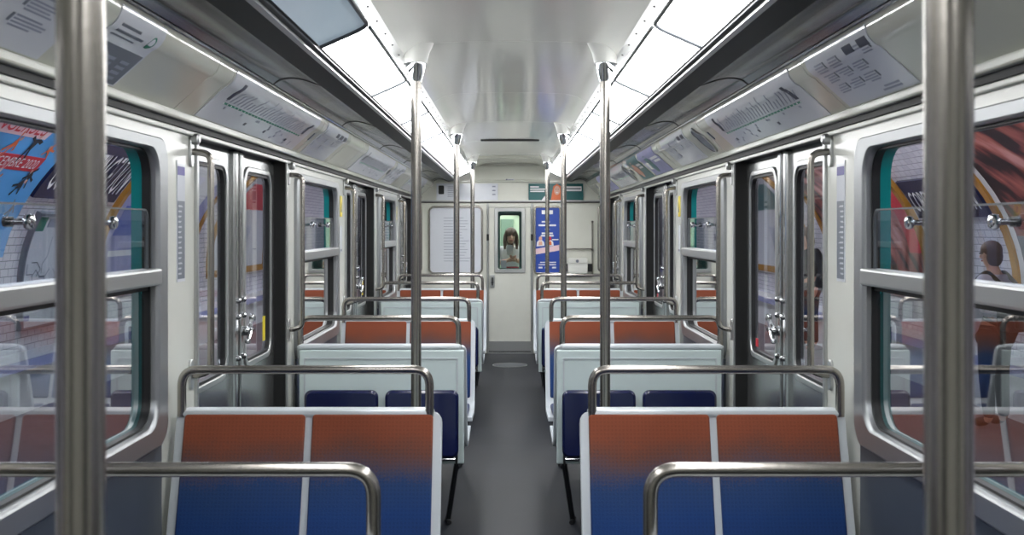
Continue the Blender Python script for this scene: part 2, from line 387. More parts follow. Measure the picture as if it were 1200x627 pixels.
# lower end bay behind an arch
MB().plate([(x, z-.03) for x, z in full]+[(x, z+.02) for x, z in reversed(full)], 12.29, 12.33, lambda u, v, wv: (u, wv, v)).build('arch', 'hat', ce)
endp = [(x, z-.02) for x, z in full]
MB().plate(endp+[(x, z+.02) for x, z in reversed(full)], 12.33, YE, lambda u, v, wv: (u, wv, v)).build('end_ceiling_panel', 'hat', ce)
for yv in (10.02, 10.12, 12.9):
    MB().box(-.27, .27, yv, yv+.035, 2.386, 2.398).build('vent_slot', 'gap', ce, smooth=False)
for s in (-1, 1):
    m2 = MB()
    m2.plate([(.458, 2.33), (.476, 2.285), (.486, 2.287), (.47, 2.335)], YB, 13.4, lambda u, v, wv, s=s: (s*u, wv, v))
    t = m2.build('light_trim', 'alu', ce, smooth=False)
    m3 = MB()
    for i in range(60):
        yy = -1.2+.25*i
        if yy < 13.3: m3.lathe([(.004, 0), (.004, -.003), (.002, -.004)], (s*.466, yy, 2.308), 8)
    b_ = m3.build('bolt_row', 'gap', ce); b_['kind'] = 'stuff'
    # dark tray behind the diffusers
    MB().plate([(.478, 2.295), (.632, 2.222), (.632, 2.27), (.478, 2.33)], YB, 13.4, lambda u, v, wv, s=s: (s*u, wv, v)).build('light_tray', 'lamprim', ce, smooth=False)

# ------------------------------------------------------------------ ceiling lights (each diffuser a thing)
ordn = ['first', 'second', 'third', 'fourth', 'fifth', 'sixth', 'seventh', 'eighth', 'ninth', 'tenth', 'eleventh', 'twelfth']
for s in (-1, 1):
    for j in range(-4, 7):
        a = 3.67+1.37*j; b = a+1.37
        if a < YB or b > 13.5: continue
        off = (s < 0 and j == -1)
        lab = ('dim grey-blue diffuser tile of the left light strip, nearest in view' if off else
               ('%s lit diffuser tile behind the viewpoint, %s ceiling light strip' % (ordn[-j], SIDE[s]) if j < -1 else
                '%s lit diffuser tile of the %s ceiling light strip counting from the camera' % (ordn[j+(1 if s > 0 else 0)], SIDE[s])))
        t = thing('ceiling_light', (s*.555, (a+b)/2, 2.24), lab, 'light', 'ceiling light diffusers')
        # u = across (0 outer, 1 inner), slope from E to F
        def LT(u, y, wv, s=s):
            x = .642-.162*u; z = 2.2+.072*u
            return (s*(x-.4*wv), y, z-.9*wv)
        r = .05
        poly = [(0, a+.006), (1, a+.006)]
        n = 6
        for k in range(n+1):
            an = PI/2*k/n; poly.append((1-(r/.178)*(1-math.cos(an)), b-.02-r+r*math.sin(an)))
        poly += [(0, b-.02)]
        MB().plate(poly, -.01, .006, LT).build('diffuser', 'lampoff' if off else 'lamp', t, smooth=False)
        poly2 = [(0, b-.021)]+[(u, y+.001) for u, y in reversed(poly[2:-1])]+[(1, a+.006)]
        MB().tube([LT(u, y, .011) for u, y in poly2], .0075, 6).build('rim', 'lamprim', t)

# ------------------------------------------------------------------ windows
wn = 0
for s in (-1, 1):
    for k, (a, b) in enumerate(WINS):
        wn += 1
        t = thing('window_%d' % wn, (s*W, (a+b)/2, .9), '%s side window with half-open drop pane, %s from the camera' % (SIDE[s], ['behind', 'nearest', 'second', 'third'][k]), 'window', kind='structure')
        fn = lambda u, v, wv, s=s: (s*wv, u, v)
        out = rrect(a-.055, b+.055, .885, 1.878, .07, 6); inn = rrect(a+.045, b-.045, .955, 1.838, .09, 6)
        MB().ring(out, inn, 1.122, 1.165, fn).build('window_frame', 'frame', t, bevel=.012)
        inn2 = rrect(a+.052, b-.052, .962, 1.831, .085, 6)
        MB().ring(inn, inn2, 1.15, 1.172, fn).build('gasket', 'black', t)
        o3 = rrect(a-.0, b+.0, .93, 1.87, .02, 6)
        MB().ring(o3, inn, 1.166, 1.178, fn).build('inner_reveal', 'black', t)
        MB().ring(o3, inn, 1.178, 1.212, fn).build('outer_reveal', 'teal', t)
        mr = sbox(MB(), s, 1.112, 1.185, a+.04, b-.04, 1.405, 1.458).build('mid_rail', 'alu', t, smooth=False, bevel=.008)
        sbox(MB(), s, 1.155, 1.185, a+.045, b-.045, 1.388, 1.405).build('rail_gasket', 'black', t, smooth=False)
        MB().plate(rrect(a+.046, b-.046, .956, 1.40, .088, 6), 1.168, 1.174, fn).build('lower_pane', 'glass', t)
        dp = MB().plate(rrect(a+.075, b-.075, 1.43, 1.645, .03, 4), 1.148, 1.154, fn).build('drop_pane', 'dropglass', t)
        MB().ring(rrect(a+.073, b-.073, 1.428, 1.647, .031, 4), rrect(a+.078, b-.078, 1.433, 1.642, .028, 4), 1.147, 1.155, fn).build('pane_edge', 'lamprim', dp)
        for yk in (a+.285, a+.82):
            MB().lathe([(.008, 0), (.008, -.022), (.017, -.026), (.019, -.034), (.016, -.043), (.007, -.046)] if s > 0 else
                       [(.008, 0), (.008, .022), (.017, .026), (.019, .034), (.016, .043), (.007, .046)], (s*1.149, yk, 1.602), 14, 'x').build('knob', 'chrome', dp)
            MB().lathe([(.012, 0), (.012, .02*1)], (s*1.154 if s > 0 else -1.174, yk, 1.602), 12, 'x').build('knob_washer', 'black', dp)

# ------------------------------------------------------------------ sliding doors
dn = 0
for s in (-1, 1):
    for k, d in enumerate(DOORS):
        dn += 1
        t = thing('door_%d' % dn, (s*1.21, d, 0), '%s double sliding door in steel, %s from the camera' % (SIDE[s], ['nearest, beside the first poles', 'first in view', 'second in view', 'last before the end wall'][k]), 'door', kind='structure')
        fn = lambda u, v, wv, s=s: (s*wv, u, v)
        for e in (-1, 1):
            y0, y1 = sorted((d+e*.018, d+e*(DH-.012)))
            g0, g1 = sorted((d+e*.165, d+e*.685))
            lf = MB().ring(rrect(y0, y1, .02, 1.925, .004, 6), rrect(g0, g1, .97, 1.845, .07, 6), 1.205, 1.24, fn).build('leaf', 'steel', t)
            MB().ring(rrect(g0-.022, g1+.022, .948, 1.867, .085, 6), rrect(g0+.004, g1-.004, .974, 1.841, .066, 6), 1.197, 1.21, fn).build('window_bead', 'alu', lf, bevel=.004)
            MB().ring(rrect(g0+.002, g1-.002, .972, 1.843, .068, 6), rrect(g0+.016, g1-.016, .986, 1.829, .058, 6), 1.204, 1.222, fn).build('gasket', 'black', lf)
            MB().plate(rrect(g0-.003, g1+.003, .967, 1.848, .07, 6), 1.218, 1.224, fn).build('pane', 'doorglass', lf)
            sbox(MB(), s, 1.185, 1.24, *sorted((d+e*.018, d+e*.075)), .02, 1.925).build('meeting_stile', 'steel', lf, smooth=False, bevel=.01)
            sbox(MB(), s, 1.19, 1.235, *sorted((d+e*.002, d+e*.02)), .02, 1.92).build('rubber_seal', 'black', lf, smooth=False)
            # print on the panes
            yy = d+e*.61
            sbox(MB(), s, 1.215, 1.218, yy-.022, yy+.022, 1.03, 1.15).build('sticker', 'yellow' if s < 0 else 'red', lf, smooth=False) if s < 0 else \
                sbox(MB(), s, 1.215, 1.218, yy-.02, yy+.02, 1.0, 1.04).build('sticker', 'red', lf, smooth=False)
            for zz in (1.27, 1.20, 1.02):
                MB().lathe([(.013, 0), (.013, -.012*s), (.006, -.018*s)], (s*1.185, d+e*.045, zz), 12, 'x').build('stud', 'chrome', lf)
            for zz in (1.62, 1.5, 1.39):
                sbox(MB(), s, 1.182, 1.186, d+e*.045-.006, d+e*.045+.006, zz-.03, zz+.03).build('latch_plate', 'chrome', lf, smooth=False)
        # lever latch on the far leaf
        la = MB()
        la.lathe([(.022, 0), (.022, -.02*s), (.014, -.03*s)], (s*1.186, d+.06, 1.13), 14, 'x')
        la.tube(fillet([(s*1.165, d+.06, 1.13), (s*1.14, d+.06, 1.135), (s*1.135, d-.01, 1.14), (s*1.135, d-.06, 1.10)], .02), .009, 8)
        la.tube([(s*1.16, d+.06, 1.13), (s*1.15, d+.085, 1.18)], .010, 8)
        la.lathe([(.004, -.016), (.014, -.012), (.016, 0), (.012, .012), (.004, .016)], (s*1.15, d+.088, 1.187), 12)
        la.lathe([(.004, -.012), (.012, -.008), (.013, 0), (.009, .01), (.003, .012)], (s*1.135, d-.062, 1.097), 12)
        la.build('latch_lever', 'chrome', t)

# ------------------------------------------------------------------ door-side grab rails
for s in (-1, 1):
    for k, d in enumerate(DOORS):
        for e in (-1, 1):
            if k == 0 and e < 0: continue
            y = d+e*(DH+.075)
            which = ['by the foreground pole', 'first doorway in view', 'second doorway', 'last doorway'][k]
            t = thing('grab_rail', (s*W, y, 1.06), 'bent steel grab rail on the %s wall, %s side of the %s' % (SIDE[s], 'near' if e < 0 else 'far', which), 'grab rail', 'door grab rails')
            x = 1.075
            MB().tube(fillet([(s*W, y, 1.86), (s*x, y, 1.855), (s*x, y, 1.075), (s*(W-.03), y, 1.06), (s*W, y, 1.06)], .045, 6), .0125, 12).build('rail', 'tube', t)
            for z in (1.86, 1.06):
                MB().plate(rrect(y-.02, y+.02, z-.055, z+.055, .018, 4), 1.14, 1.152, lambda u, v, wv, s=s: (s*wv, u, v)).build('mount_plate', 'alu', t, bevel=.003)
            MB().lathe([(.02, 0), (.02, -.02*s), (.012, -.026*s)], (s*1.14, y, 1.905), 12, 'x').build('top_boss', 'alu', t)

# ------------------------------------------------------------------ notices on pillars
def pillar_notice(s, y, lab, kind):
    fn = lambda u, v, wv, s=s: (s*(W-wv), u, v)
    if kind == 'strip':
        t = thing('pillar_sticker', (s*W, y, 1.4), lab, 'sticker', 'door pillar stickers')
        MB().plate([(y-.045, 1.40), (y+.045, 1.40), (y+.045, 1.82), (y-.045, 1.82)], 0, .003, fn).build('sheet', 'paper', t, smooth=False)
        MB().plate([(y-.04, 1.77), (y+.04, 1.77), (y+.04, 1.80), (y-.04, 1.80)], .003, .004, fn).build('heading', 'purple', t, smooth=False)
        MB().plate([(y-.04, 1.41), (y+.04, 1.41), (y+.04, 1.68), (y-.04, 1.68)], .003, .004, fn).build('text_block', 'greyprint', t, smooth=False)
        m_ = MB()
        for i in range(14):
            z = 1.425+.018*i; m_.plate([(y-.034, z), (y-.034+random.uniform(.02, .06), z), (y-.03+.03, z+.006), (y-.034, z+.006)], .004, .0045, fn)
        m_.build('small_print', 'paper', t, smooth=False)
    else:
        t = thing('pillar_sticker', (s*W, y, 1.5), lab, 'sticker', 'door pillar stickers')
        MB().plate(rrect(y-.045, y+.045, 1.66, 1.80, .01, 2), 0, .003, fn).build('yellow_pictogram', 'yellow', t, smooth=False)
        MB().plate([(y-.018, 1.69), (y+.018, 1.69), (y, 1.76)], .003, .004, fn).build('mark', 'darkprint', t, smooth=False)
        MB().plate(rrect(y-.035, y+.035, 1.42, 1.60, .01, 2), 0, .003, fn).build('white_card', 'paper', t, smooth=False)
        MB().plate([(y-.03, 1.425), (y+.03, 1.425), (y+.03, 1.44), (y-.03, 1.44)], .003, .004, fn).build('base_line', 'darkprint', t, smooth=False)
for s in (-1, 1):
    for k in (0, 1, 2):
        pillar_notice(s, 3.80+P*k, 'tall white notice strip on the %s pillar before the %s doorway in view' % (SIDE[s], ordn[k]), 'strip' if k == 0 else 'card')
    for k in (0, 1):
        pillar_notice(s, 5.86+P*k, 'yellow pictogram and white card on the %s pillar after the %s doorway' % (SIDE[s], ordn[k]), 'card')

# ------------------------------------------------------------------ notices on the cove
def notice(s, a, b, lab, base='paper', v0=.06, v1=.97, group='cove notices'):
    H = cove_fn(s); t = thing('cove_notice', H((a+b)/2, v0, .004), lab, 'notice', group)
    cove_slab(H, a, b, v0, v1, .0045, .007).build('sheet', base, t)
    return t, H
def bars(H, rects, name, m, t, off=.0072):
    mb = MB()
    for r in rects:
        k = 5 if max(p[1] for p in r) > .66 and len(r) == 4 else 1
        if k == 1: mb.plate(r, off, off+.0006, H); continue
        L_ = lambda a, b, t: (a[0]+(b[0]-a[0])*t, a[1]+(b[1]-a[1])*t)
        for i in range(k):
            mb.plate([L_(r[0], r[3], i/k), L_(r[1], r[2], i/k), L_(r[1], r[2], (i+1)/k), L_(r[0], r[3], (i+1)/k)], off, off+.0006, H)
    o = mb.build(name, m, t, smooth=False, recalc=True)
    if len(rects) > 1: o['kind'] = 'stuff'
    return o
def q(u0, u1, v0, v1, sh=0): return [(u0, v0), (u1, v0), (u1+sh, v1), (u0+sh, v1)]
def line_map(s, a, b, lab):
    t, H = notice(s, a, b, lab)
    n = 28; L0, L1 = a+.14, b-.14
    bars(H, [q(L0, L1, .42, .455)], 'metro_line', 'green', t)
    names = []; dots = []
    rs = random.Random(3)
    for i in range(n):
        y = L0+(L1-L0)*i/(n-1); hgt = rs.uniform(.14, .36)
        lean = .05 if s < 0 else -.05
        names.append([(y-.006, .49), (y+.006, .49), (y+.006+lean*hgt*4, .49+hgt), (y-.006+lean*hgt*4, .49+hgt)])
        dots.append(q(y-.004, y+.004, .425, .45))
    bars(H, names, 'station_names', 'paleprint', t, .0076); bars(H, dots, 'stops', 'white', t, .008)
    e = L0 if s < 0 else L1
    bars(H, [q(e-.02, e+.02, .52, .86, .03*(-s)), q(L1-.02, L1+.02, .5, .8, .03*(-s)) if s < 0 else q(L0-.02, L0+.02, .5, .8, .03)], 'terminus_names', 'darkprint', t, .008)
    cor = []
    for i in range(16):
        y = rs.uniform(L0, L1); v = rs.choice((.13, .2, .28, .34)); cor.append(q(y, y+.022, v, v+.045))
    bars(H, cor, 'connections', 'paleprint', t, .0078)
    bars(H, [q(y, y+.03, .2, .26) for y in (L0+.45, L0+.8, L0+1.25)], 'connection_discs', 'darkprint', t, .008)
def text_notice(s, a, b, lab, heads=2, cols=4):
    t, H = notice(s, a, b, lab); rs = random.Random(int(a*100)); rr = []; hh = []
    cw = (b-a-.06)/cols
    for c in range(cols):
        u = a+.03+c*cw
        for blk in range(3):
            vb = .84-.2*blk
            if rs.random() < .2: continue
            for i in range(4): rr.append(q(u+.02, u+.02+cw*rs.uniform(.4, .8), vb-.04*i-.02, vb-.04*i))
            hh.append(q(u, u+.012, vb-.1, vb))
    rr += [q(a+.1, a+.25, .12, .15), q(a+.1, a+.22, .17, .2)]
    bars(H, rr, 'print_lines', 'paleprint', t); bars(H, hh, 'icons', 'greyprint', t)
    hd = []
    for i in range(heads):
        u = a+.06+i*.13 if s > 0 else b-.06-i*.13
        hd.append(q(u-.04, u+.04, .78, .88))
    bars(H, hd, 'headings', 'darkprint', t, .0078)
def picture_notice(s, a, b, lab, base, c2, c3):
    t, H = notice(s, a, b, lab, base)
    bars(H, [q(a+.05, a+(b-a)*.45, .62, .72), q(a+.05, a+(b-a)*.38, .5, .58)], 'print_lines', 'white', t)
    mid = (a+b)/2+.12
    MB().plate([(mid+.1*math.cos(i*PI/8), .5+.36*math.sin(i*PI/8)) for i in range(16)], .0072, .008, H).build('picture_disc', c2, t, smooth=False)
    bars(H, [q(b-.3, b-.06, .3, .6)], 'picture_block', c3, t)
# left
text_notice(-1, 1.55, 2.56, 'white notice with small print on the left cove, nearest the camera', 0)
t, H = notice(-1, 2.70, 3.05, 'half white half dark grey notice on the left cove beside the foreground pole')
bars(H, [q(2.71, 3.04, .08, .56)], 'dark_block', 'greyprint', t)
bars(H, [q(2.74+.1*i, 2.80+.1*i, .14+.08*j, .18+.08*j) for i in range(3) for j in range(4)]+[], 'print_lines', 'paleprint', t, .0078)
bars(H, [q(2.74, 2.9, .66, .69), q(2.74, 2.93, .73, .76), q(2.74, 2.88, .8, .83)], 'text_lines', 'greyprint', t, .0078)
MB().plate([(2.99+.02*math.cos(i*PI/6), .76+.09*math.sin(i*PI/6)) for i in range(12)], .0072, .008, H).build('teal_mark', 'green', t, smooth=False)
line_map(-1, 3.84, 5.55, 'white line map with green line above the first left doorway')
text_notice(-1, 5.78, 6.5, 'white information notice on the left cove after the first line map', 3, 3)
line_map(-1, 3.84+P, 5.55+P, 'white line map with green line above the second left doorway')
text_notice(-1, 5.78+P, 6.5+P, 'white information notice on the left cove after the second line map', 2, 3)
line_map(-1, 3.84+2*P, 5.5+2*P, 'white line map with green line above the last left doorway')
# right
text_notice(1, 2.97, 3.58, 'white notice with violet headings on the right cove beside the foreground pole', 2, 4)
line_map(1, 3.80, 5.42, 'white line map with green line above the first right doorway')
text_notice(1, 6.15, 7.05, 'pale notice with short print on the right cove before the second doorway', 2, 3)
picture_notice(1, 7.46, 8.30, 'teal and pale poster on the right cove above the second doorway', 'lav', 'tealprint', 'paper')
picture_notice(1, 8.42, 9.05, 'orange and teal picture poster on the right cove above the second doorway', 'tealprint', 'skinprint', 'orange')
line_map(1, 9.4, 10.9, 'pale line map on the right cove beyond the second doorway')
picture_notice(1, 11.1, 12.2, 'violet poster on the right cove near the end wall', 'lav', 'paper', 'tealprint')
# round loudspeaker disc on right cove and lock holes
H = cove_fn(1)
for k in (0, 1, 2):
    y = 5.83+P*k
    if y > 13: continue
    t = thing('loudspeaker', H(y, .1, .004), 'round loudspeaker grille on the right cove after the %s doorway' % ['first', 'second', 'last'][k], 'loudspeaker', 'cove loudspeakers')
    c = lambda r, n=24, y=y: [(y+r*math.cos(i*2*PI/n), .5+r/.2384*math.sin(i*2*PI/n)) for i in range(n)]
    MB().plate(c(.085), .004, .010, H).build('grille', 'greyprint', t)
    MB().ring(c(.092), c(.082), .004, .014, H).build('rim', 'alu', t)
for s in (-1, 1):
    H = cove_fn(s)
    for k in (-1, 0, 1, 2):
        y = 5.66+P*k
        if s > 0: y -= .05
        if y > 13: continue
        t = thing('cove_latch', H(y, .4, .004), 'small dark cove latch on the %s cove, %s doorway' % (SIDE[s], ['foreground', 'first', 'second', 'last'][k+1]), 'latch', 'cove latches')
        MB().plate(rrect(y-.012, y+.012, .42, .64, .01, 3), .004, .009, H).build('plate', 'greyprint', t)

# ------------------------------------------------------------------ poles
def pole(s, y, lab):
    x = s*.41
    t = thing('grab_pole', (x, y, 0), lab, 'pole', 'vertical grab poles')
    MB().tube([(x, y, .012), (x, y, 1.2), (x, y, 2.25)], .0225, 20).build('tube', 'tube', t)
    MB().lathe([(.05, 0), (.05, .008), (.03, .014), (.026, .03)], (x, y, 0), 20).build('floor_flange', 'alu', t)
    MB().lathe([(.025, 2.22), (.027, 2.235), (.046, 2.295), (.046, 2.302)], (x, y, 0), 24).build('chrome_cone', 'chrome', t)
    MB().lathe([(.047, 2.300), (.050, 2.312), (.058, 2.345), (.078, 2.388), (.082, 2.394)], (x-s*.0, y, 0), 24).build('ceiling_fairing', 'whitebox', t)
PN = ['blurred steel pole in the foreground at far %s', 'steel pole on the %s of the first vestibule beyond the benches', 'steel pole on the %s of the second vestibule', 'steel pole on the %s nearest the end wall']
for s in (-1, 1):
    for i, y in enumerate((1.032, 4.74, 4.74+P, 4.74+2*P)):
        pole(s, y, PN[i] % SIDE[s])

# ------------------------------------------------------------------ benches
BX0, BX1 = .232, 1.128
def back_pt(t):   # centre line of the back shell, local y forward (towards the sitter), z ; t 0 bottom .. 1 top
    return (.185*(1-t)**1.1, .42+(.968-.42)*t)
def bench(s, y, d, lab, group, sheet):
    """d=-1: the sitter faces the camera"""
    t = thing('double_bench', (s*(BX0+BX1)/2, y, 0), lab, 'bench', group)
    fy = lambda v: y+d*v
    th = .026
    # shell : L profile with rounded heel, extruded across
    line = fillet([(0, -.0, .968), (0, .175, .40), (0, .62, .425)], .09, 7)
    line2 = [(p.y, p.z) for p in line]
    nrm = []
    for i in range(len(line2)):
        a_ = Vector(line2[max(i-1, 0)]); b_ = Vector(line2[min(i+1, len(line2)-1)]); dd = (b_-a_).normalized(); nrm.append((dd.y, -dd.x))
    prof = line2+[(p[0]+n_[0]*th, p[1]+n_[1]*th) for p, n_ in reversed(list(zip(line2, nrm)))]
    npf = len(prof); secs = []; rc = .035
    for dx in (0, .003, .009, .018, .035):
        cut = rc-math.sqrt(max(0, rc*rc-(rc-dx)**2)); secs.append((BX0+dx, cut))
    secs += [(BX1-.01, 0), (BX1, .004)]
    V = []
    for xx, cut in secs:
        for i_, (u, v) in enumerate(prof):
            c_ = cut if i_ in (0, npf-1) else 0
            V.append((s*xx, fy(u+c_*.3), v-c_))
    Fc = [tuple(range(npf)), tuple((len(secs)-1)*npf+i_ for i_ in range(npf))]
    Fc += [(a_*npf+i_, a_*npf+(i_+1) % npf, (a_+1)*npf+(i_+1) % npf, (a_+1)*npf+i_) for a_ in range(len(secs)-1) for i_ in range(npf)]
    sh = MB().add(V, Fc).build('shell', 'shell', t, bevel=.006)
    mid = (BX0+BX1)/2
    def BF(u, v, wv):
        zz = v; yy = (.968-zz)*(.175/.568)
        return (s*u, fy(yy+wv), zz+wv*.3)
    for (u0, u1) in ((BX0+.03, mid-.012), (mid+.012, BX1-.03)):
        MB().plate(rrect(u0, u1,   .47, .957, .012, 3), -.004, .012, BF).build('back_pad', 'fabric', t, bevel=.006)
        MB().plate(rrect(u0, u1, .21, .61, .02, 3), .405, .445, lambda u, v, wv: (s*u, fy(v), wv+(v-.2)*.04)).build('seat_pad', 'fabric', t, bevel=.012)
    # handrail
    xa, xb = .275, 1.112
    MB().tube(fillet([(s*xa, fy(.0), .95), (s*xa, y, 1.108), (s*xb, y, 1.108), (s*xb, fy(.0), .95)], .055, 7), .0148, 14).build('hand_rail', 'tube', t)
    # supports
    MB().box(min(s*.5, s*.95), max(s*.5, s*.95), min(fy(.28), fy(.5)), max(fy(.28), fy(.5)), .0, .38).build('pedestal', 'blackmetal', t, smooth=False, bevel=.01)
    MB().tube([(s*.275, fy(-.04), .40), (s*.335, fy(.09), .012)], .014, 8).tube([(s*.325, fy(.04), .012), (s*.345, fy(.14), .012)], .012, 8).build('leg', 'blackmetal', t)
    # partition panel behind the backrest
    p0, p1 = (-.075, -.045)
    pa = MB().box(min(s*.243, s*1.105), max(s*.243, s*1.105), min(fy(p0), fy(p1)), max(fy(p0), fy(p1)), .35, .945).build('partition', 'partition', t, smooth=False, bevel=.006)
    MB().ring([(u, v) for u, v in rrect(.275, 1.08, .42, .905, .006, 2)], rrect(.282, 1.073, .427, .898, .005, 2), -.079, -.074, lambda u, v, wv: (s*u, fy(wv), v)).build('panel_bead', 'shell', pa)
    MB().box(min(s*.262, s*1.115), max(s*.262, s*1.115), min(fy(-.07), fy(.012)), max(fy(-.07), fy(.012)), .945, .972).build('top_lip', 'shell', t, smooth=False, bevel=.011)
    return t
def jump_seat(s, x0, x1, y, d, lab, z0=.40, z1=.745):
    """folded tip-up seat, its back plane at y, facing -d"""
    t = thing('jump_seat', (s*(x0+x1)/2, y, z0-.04), lab, 'folding seat', 'folded navy jump seats')
    fy = lambda v: y-d*v
    MB().plate(rrect(x0, x1, z0, z1, .035, 5), .03, .07, lambda u, v, wv: (s*u, fy(wv+.02*(1-(v-z0)/(z1-z0))), v)).build('seat_pan', 'vinyl', t, bevel=.014)
    MB().box(min(s*(x0+.02), s*(x1-.02)), max(s*(x0+.02), s*(x1-.02)), min(fy(.0), fy(.045)), max(fy(.0), fy(.045)), z0-.025, z0+.03).build('hinge_bracket', 'blackmetal', t, smooth=False, bevel=.006)
    MB().tube([(s*(x0+.01), fy(.04), z0-.012), (s*(x1-.01), fy(.04), z0-.012)], .012, 10).build('hinge_bar', 'chrome', t)
    for xx in (x0+.006, x1-.018):
        MB().box(min(s*xx, s*(xx+.012)), max(s*xx, s*(xx+.012)), min(fy(.0), fy(.055)), max(fy(.0), fy(.055)), z0-.04, z0+.10).build('arm', 'blackmetal', t, smooth=False, bevel=.003)
    return t
for s in (-1, 1):
    sn = SIDE[s]
    for i, y in enumerate(ROWS_A):
        bench(s, y, 1, ['%s double bench nearest the camera, only its rail and top edge in view', '%s double bench turned away, pale partition with jump seats, first beyond the orange bench', '%s double bench turned away, pale partition, second and farther one'][i] % sn,
              'double benches facing away', 0)
        if i:
            for j, (x0, x1) in enumerate(((.268, .648), (.684, 1.066))):
                jump_seat(s, x0, x1, y-.082, 1, 'folded navy jump seat on the %s %s partition, %s place' % (['', 'nearer', 'farther'][i], sn, ['aisle', 'wall'][j]))
    for i, y in enumerate(ROWS_B):
        bench(s, y, -1, ['%s double bench with orange to blue fabric facing the camera, largest in front', '%s orange fabric double bench facing the camera behind the first partition', '%s orange fabric double bench facing the camera, farthest'][i] % sn,
              'double benches facing the camera', 0)
    for j, (x0, x1) in enumerate(((.292, .66), (.69, 1.06))):
        jump_seat(s, x0, x1, YE-.03, 1, 'folded navy jump seat at the end wall, %s side, %s place' % (sn, ['aisle', 'wall'][j]), .36, .72)

# ------------------------------------------------------------------ end wall
ew = MB()
def eb(mb, x0, x1, z0, z1, y0=YE, y1=YE+.06): return mb.box(x0, x1, y0, y1, z0, z1)
eb(ew, -W-.05, -.265, 0, 2.46); eb(ew, .265, W+.05, 0, 2.46); eb(ew, -.265, .265, 1.84, 2.46)
we = ew.build('wall_end', 'endwall', smooth=False); tag(we, 'ivory end wall with the gangway door', 'wall', kind='structure')
MB().box(-W, W, YE-.012, YE, 1.893, 1.908).build('groove', 'gap', we, smooth=False)
MB().box(-W, W, YE-.03, YE, 1.908, 1.925).build('ledge', 'alu', we, smooth=False)
MB().box(-.70, .70, YE-.05, YE, 2.152, 2.172).build('upper_ledge', 'hat', we, smooth=False, bevel=.004)
MB().box(-.455, .455, YE-.04, YE, 2.172, 2.36).build('upper_panel', 'hat', we, smooth=False, bevel=.01)
for s in (-1, 1):
    MB().box(min(s*.29, s*1.1), max(s*.29, s*1.1), YE-.012, YE, .1, 1.885).build('wall_panel', 'endwall', we, smooth=False, bevel=.004)
    MB().box(min(s*.266, s*.288), max(s*.266, s*.288), YE-.03, YE, 0, 1.89).build('door_post', 'alu', we, smooth=False, bevel=.004)
    MB().tube([(s*.277, YE-.045, 1.14), (s*.277, YE-.045, 1.82)], .008, 8).build('hinge_rod', 'alu', we)
    MB().tube([(s*.277, YE-.045, 1.42), (s*.277, YE-.045, 1.50)], .014, 8).build('hinge_knuckle', 'blackmetal', we)
MB().box(-.28, .28, YE-.03, YE, 0, .02).build('threshold', 'alu', we, smooth=False)
MB().box(-.055, .055, YE-.046, YE-.04, 2.176, 2.192).build('number_plate', 'paper', we, smooth=False)
MB().box(-.05, -.03, YE-.047, YE-.046, 2.176, 2.192).box(-.022, .045, YE-.047, YE-.046, 2.18, 2.187).build('number_print', 'greyprint', we, smooth=False)
# gangway door
t = thing('door_9', (0, YE, 0), 'ivory gangway door with tall window in the end wall', 'door', kind='structure')
fe = lambda u, v, wv: (u, YE+wv, v)
MB().ring(rrect(-.262, .262, .03, 1.835, .004, 5), rrect(-.15, .15, 1.06, 1.80, .02, 5), .0, .035, fe).build('leaf', 'endwall', t)
MB().ring(rrect(-.195, .195, 1.015, 1.83, .02, 5), rrect(-.148, .148, 1.062, 1.785, .02, 5), -.018, .004, fe).build('window_frame', 'alu', t, bevel=.006)
MB().ring(rrect(-.15, .15, 1.06, 1.79, .02, 5), rrect(-.138, .138, 1.072, 1.77, .015, 5), -.004, .03, fe).build('gasket', 'darkgreen', t)
MB().plate(rrect(-.149, .149, 1.061, 1.789, .02, 5), .012, .018, fe).build('pane', 'doorglass', t)
MB().box(-.26, .26, YE-.008, YE, .03, .155).build('kick_plate', 'alu', t, smooth=False)
hd = MB().box(-.25, -.19, YE-.02, YE, .83, .99).build('lock_case', 'alu', t, smooth=False, bevel=.006)
MB().tube(fillet([(-.22, YE-.018, .95), (-.22, YE-.055, .95), (-.22, YE-.055, .86)], .015), .009, 8).box(-.235, -.205, YE-.026, YE-.02, .885, .9).build('handle', 'blackmetal', hd)
# framed white poster (left) and blue poster (right)
def framed(x0, x1, z0, z1, lab, base, r=.05):
    t = thing('end_wall_poster', ((x0+x1)/2, YE-.012, z0), lab, 'poster', 'framed end wall posters')
    MB().plate(rrect(x0, x1, z0, z1, r, 5), -.018, -.012, fe).build('sheet', base, t)
    MB().ring(rrect(x0-.024, x1+.024, z0-.024, z1+.024, r+.024, 5), rrect(x0, x1, z0, z1, r, 5), -.034, -.012, fe).build('frame', 'tube', t, bevel=.004)
    return t
t = framed(-1.0, -.36, 1.02, 1.83, 'white framed notice board on the left of the end wall', 'paper')
mb = MB()
for i in range(16):
    z = 1.70-.036*i; mb.box(-.83, -.83+random.uniform(.22, .36), YE-.0195, YE-.018, z, z+.006)
mb.build('print_lines', 'paleprint', t, smooth=False)['kind'] = 'stuff'
t = framed(.325, .62, 1.02, 1.83, 'royal blue poster with a pale diagonal band in a steel frame, right end wall', 'blueprint', .02)
mb = MB()
for x, z, w_, h_ in ((.40, 1.75, .14, .05), (.40, 1.645, .1, .02), (.36, 1.60, .22, .022), (.44, 1.555, .06, .012), (.40, 1.50, .14, .02), (.39, 1.47, .16, .02), (.53, 1.425, .08, .012),
                   (.38, 1.14, .2, .012), (.36, 1.11, .22, .012), (.36, 1.07, .05, .02), (.44, 1.07, .05, .02), (.53, 1.07, .05, .02)):
    mb.box(x, x+w_, YE-.0195, YE-.018, z, z+h_)
mb.build('white_print', 'white', t, smooth=False)['kind'] = 'stuff'
MB().flat([(.326, 1.245), (.619, 1.295), (.619, 1.365), (.326, 1.315)], -.0195, fe).build('diagonal_band', 'pinkprint', t, smooth=False)
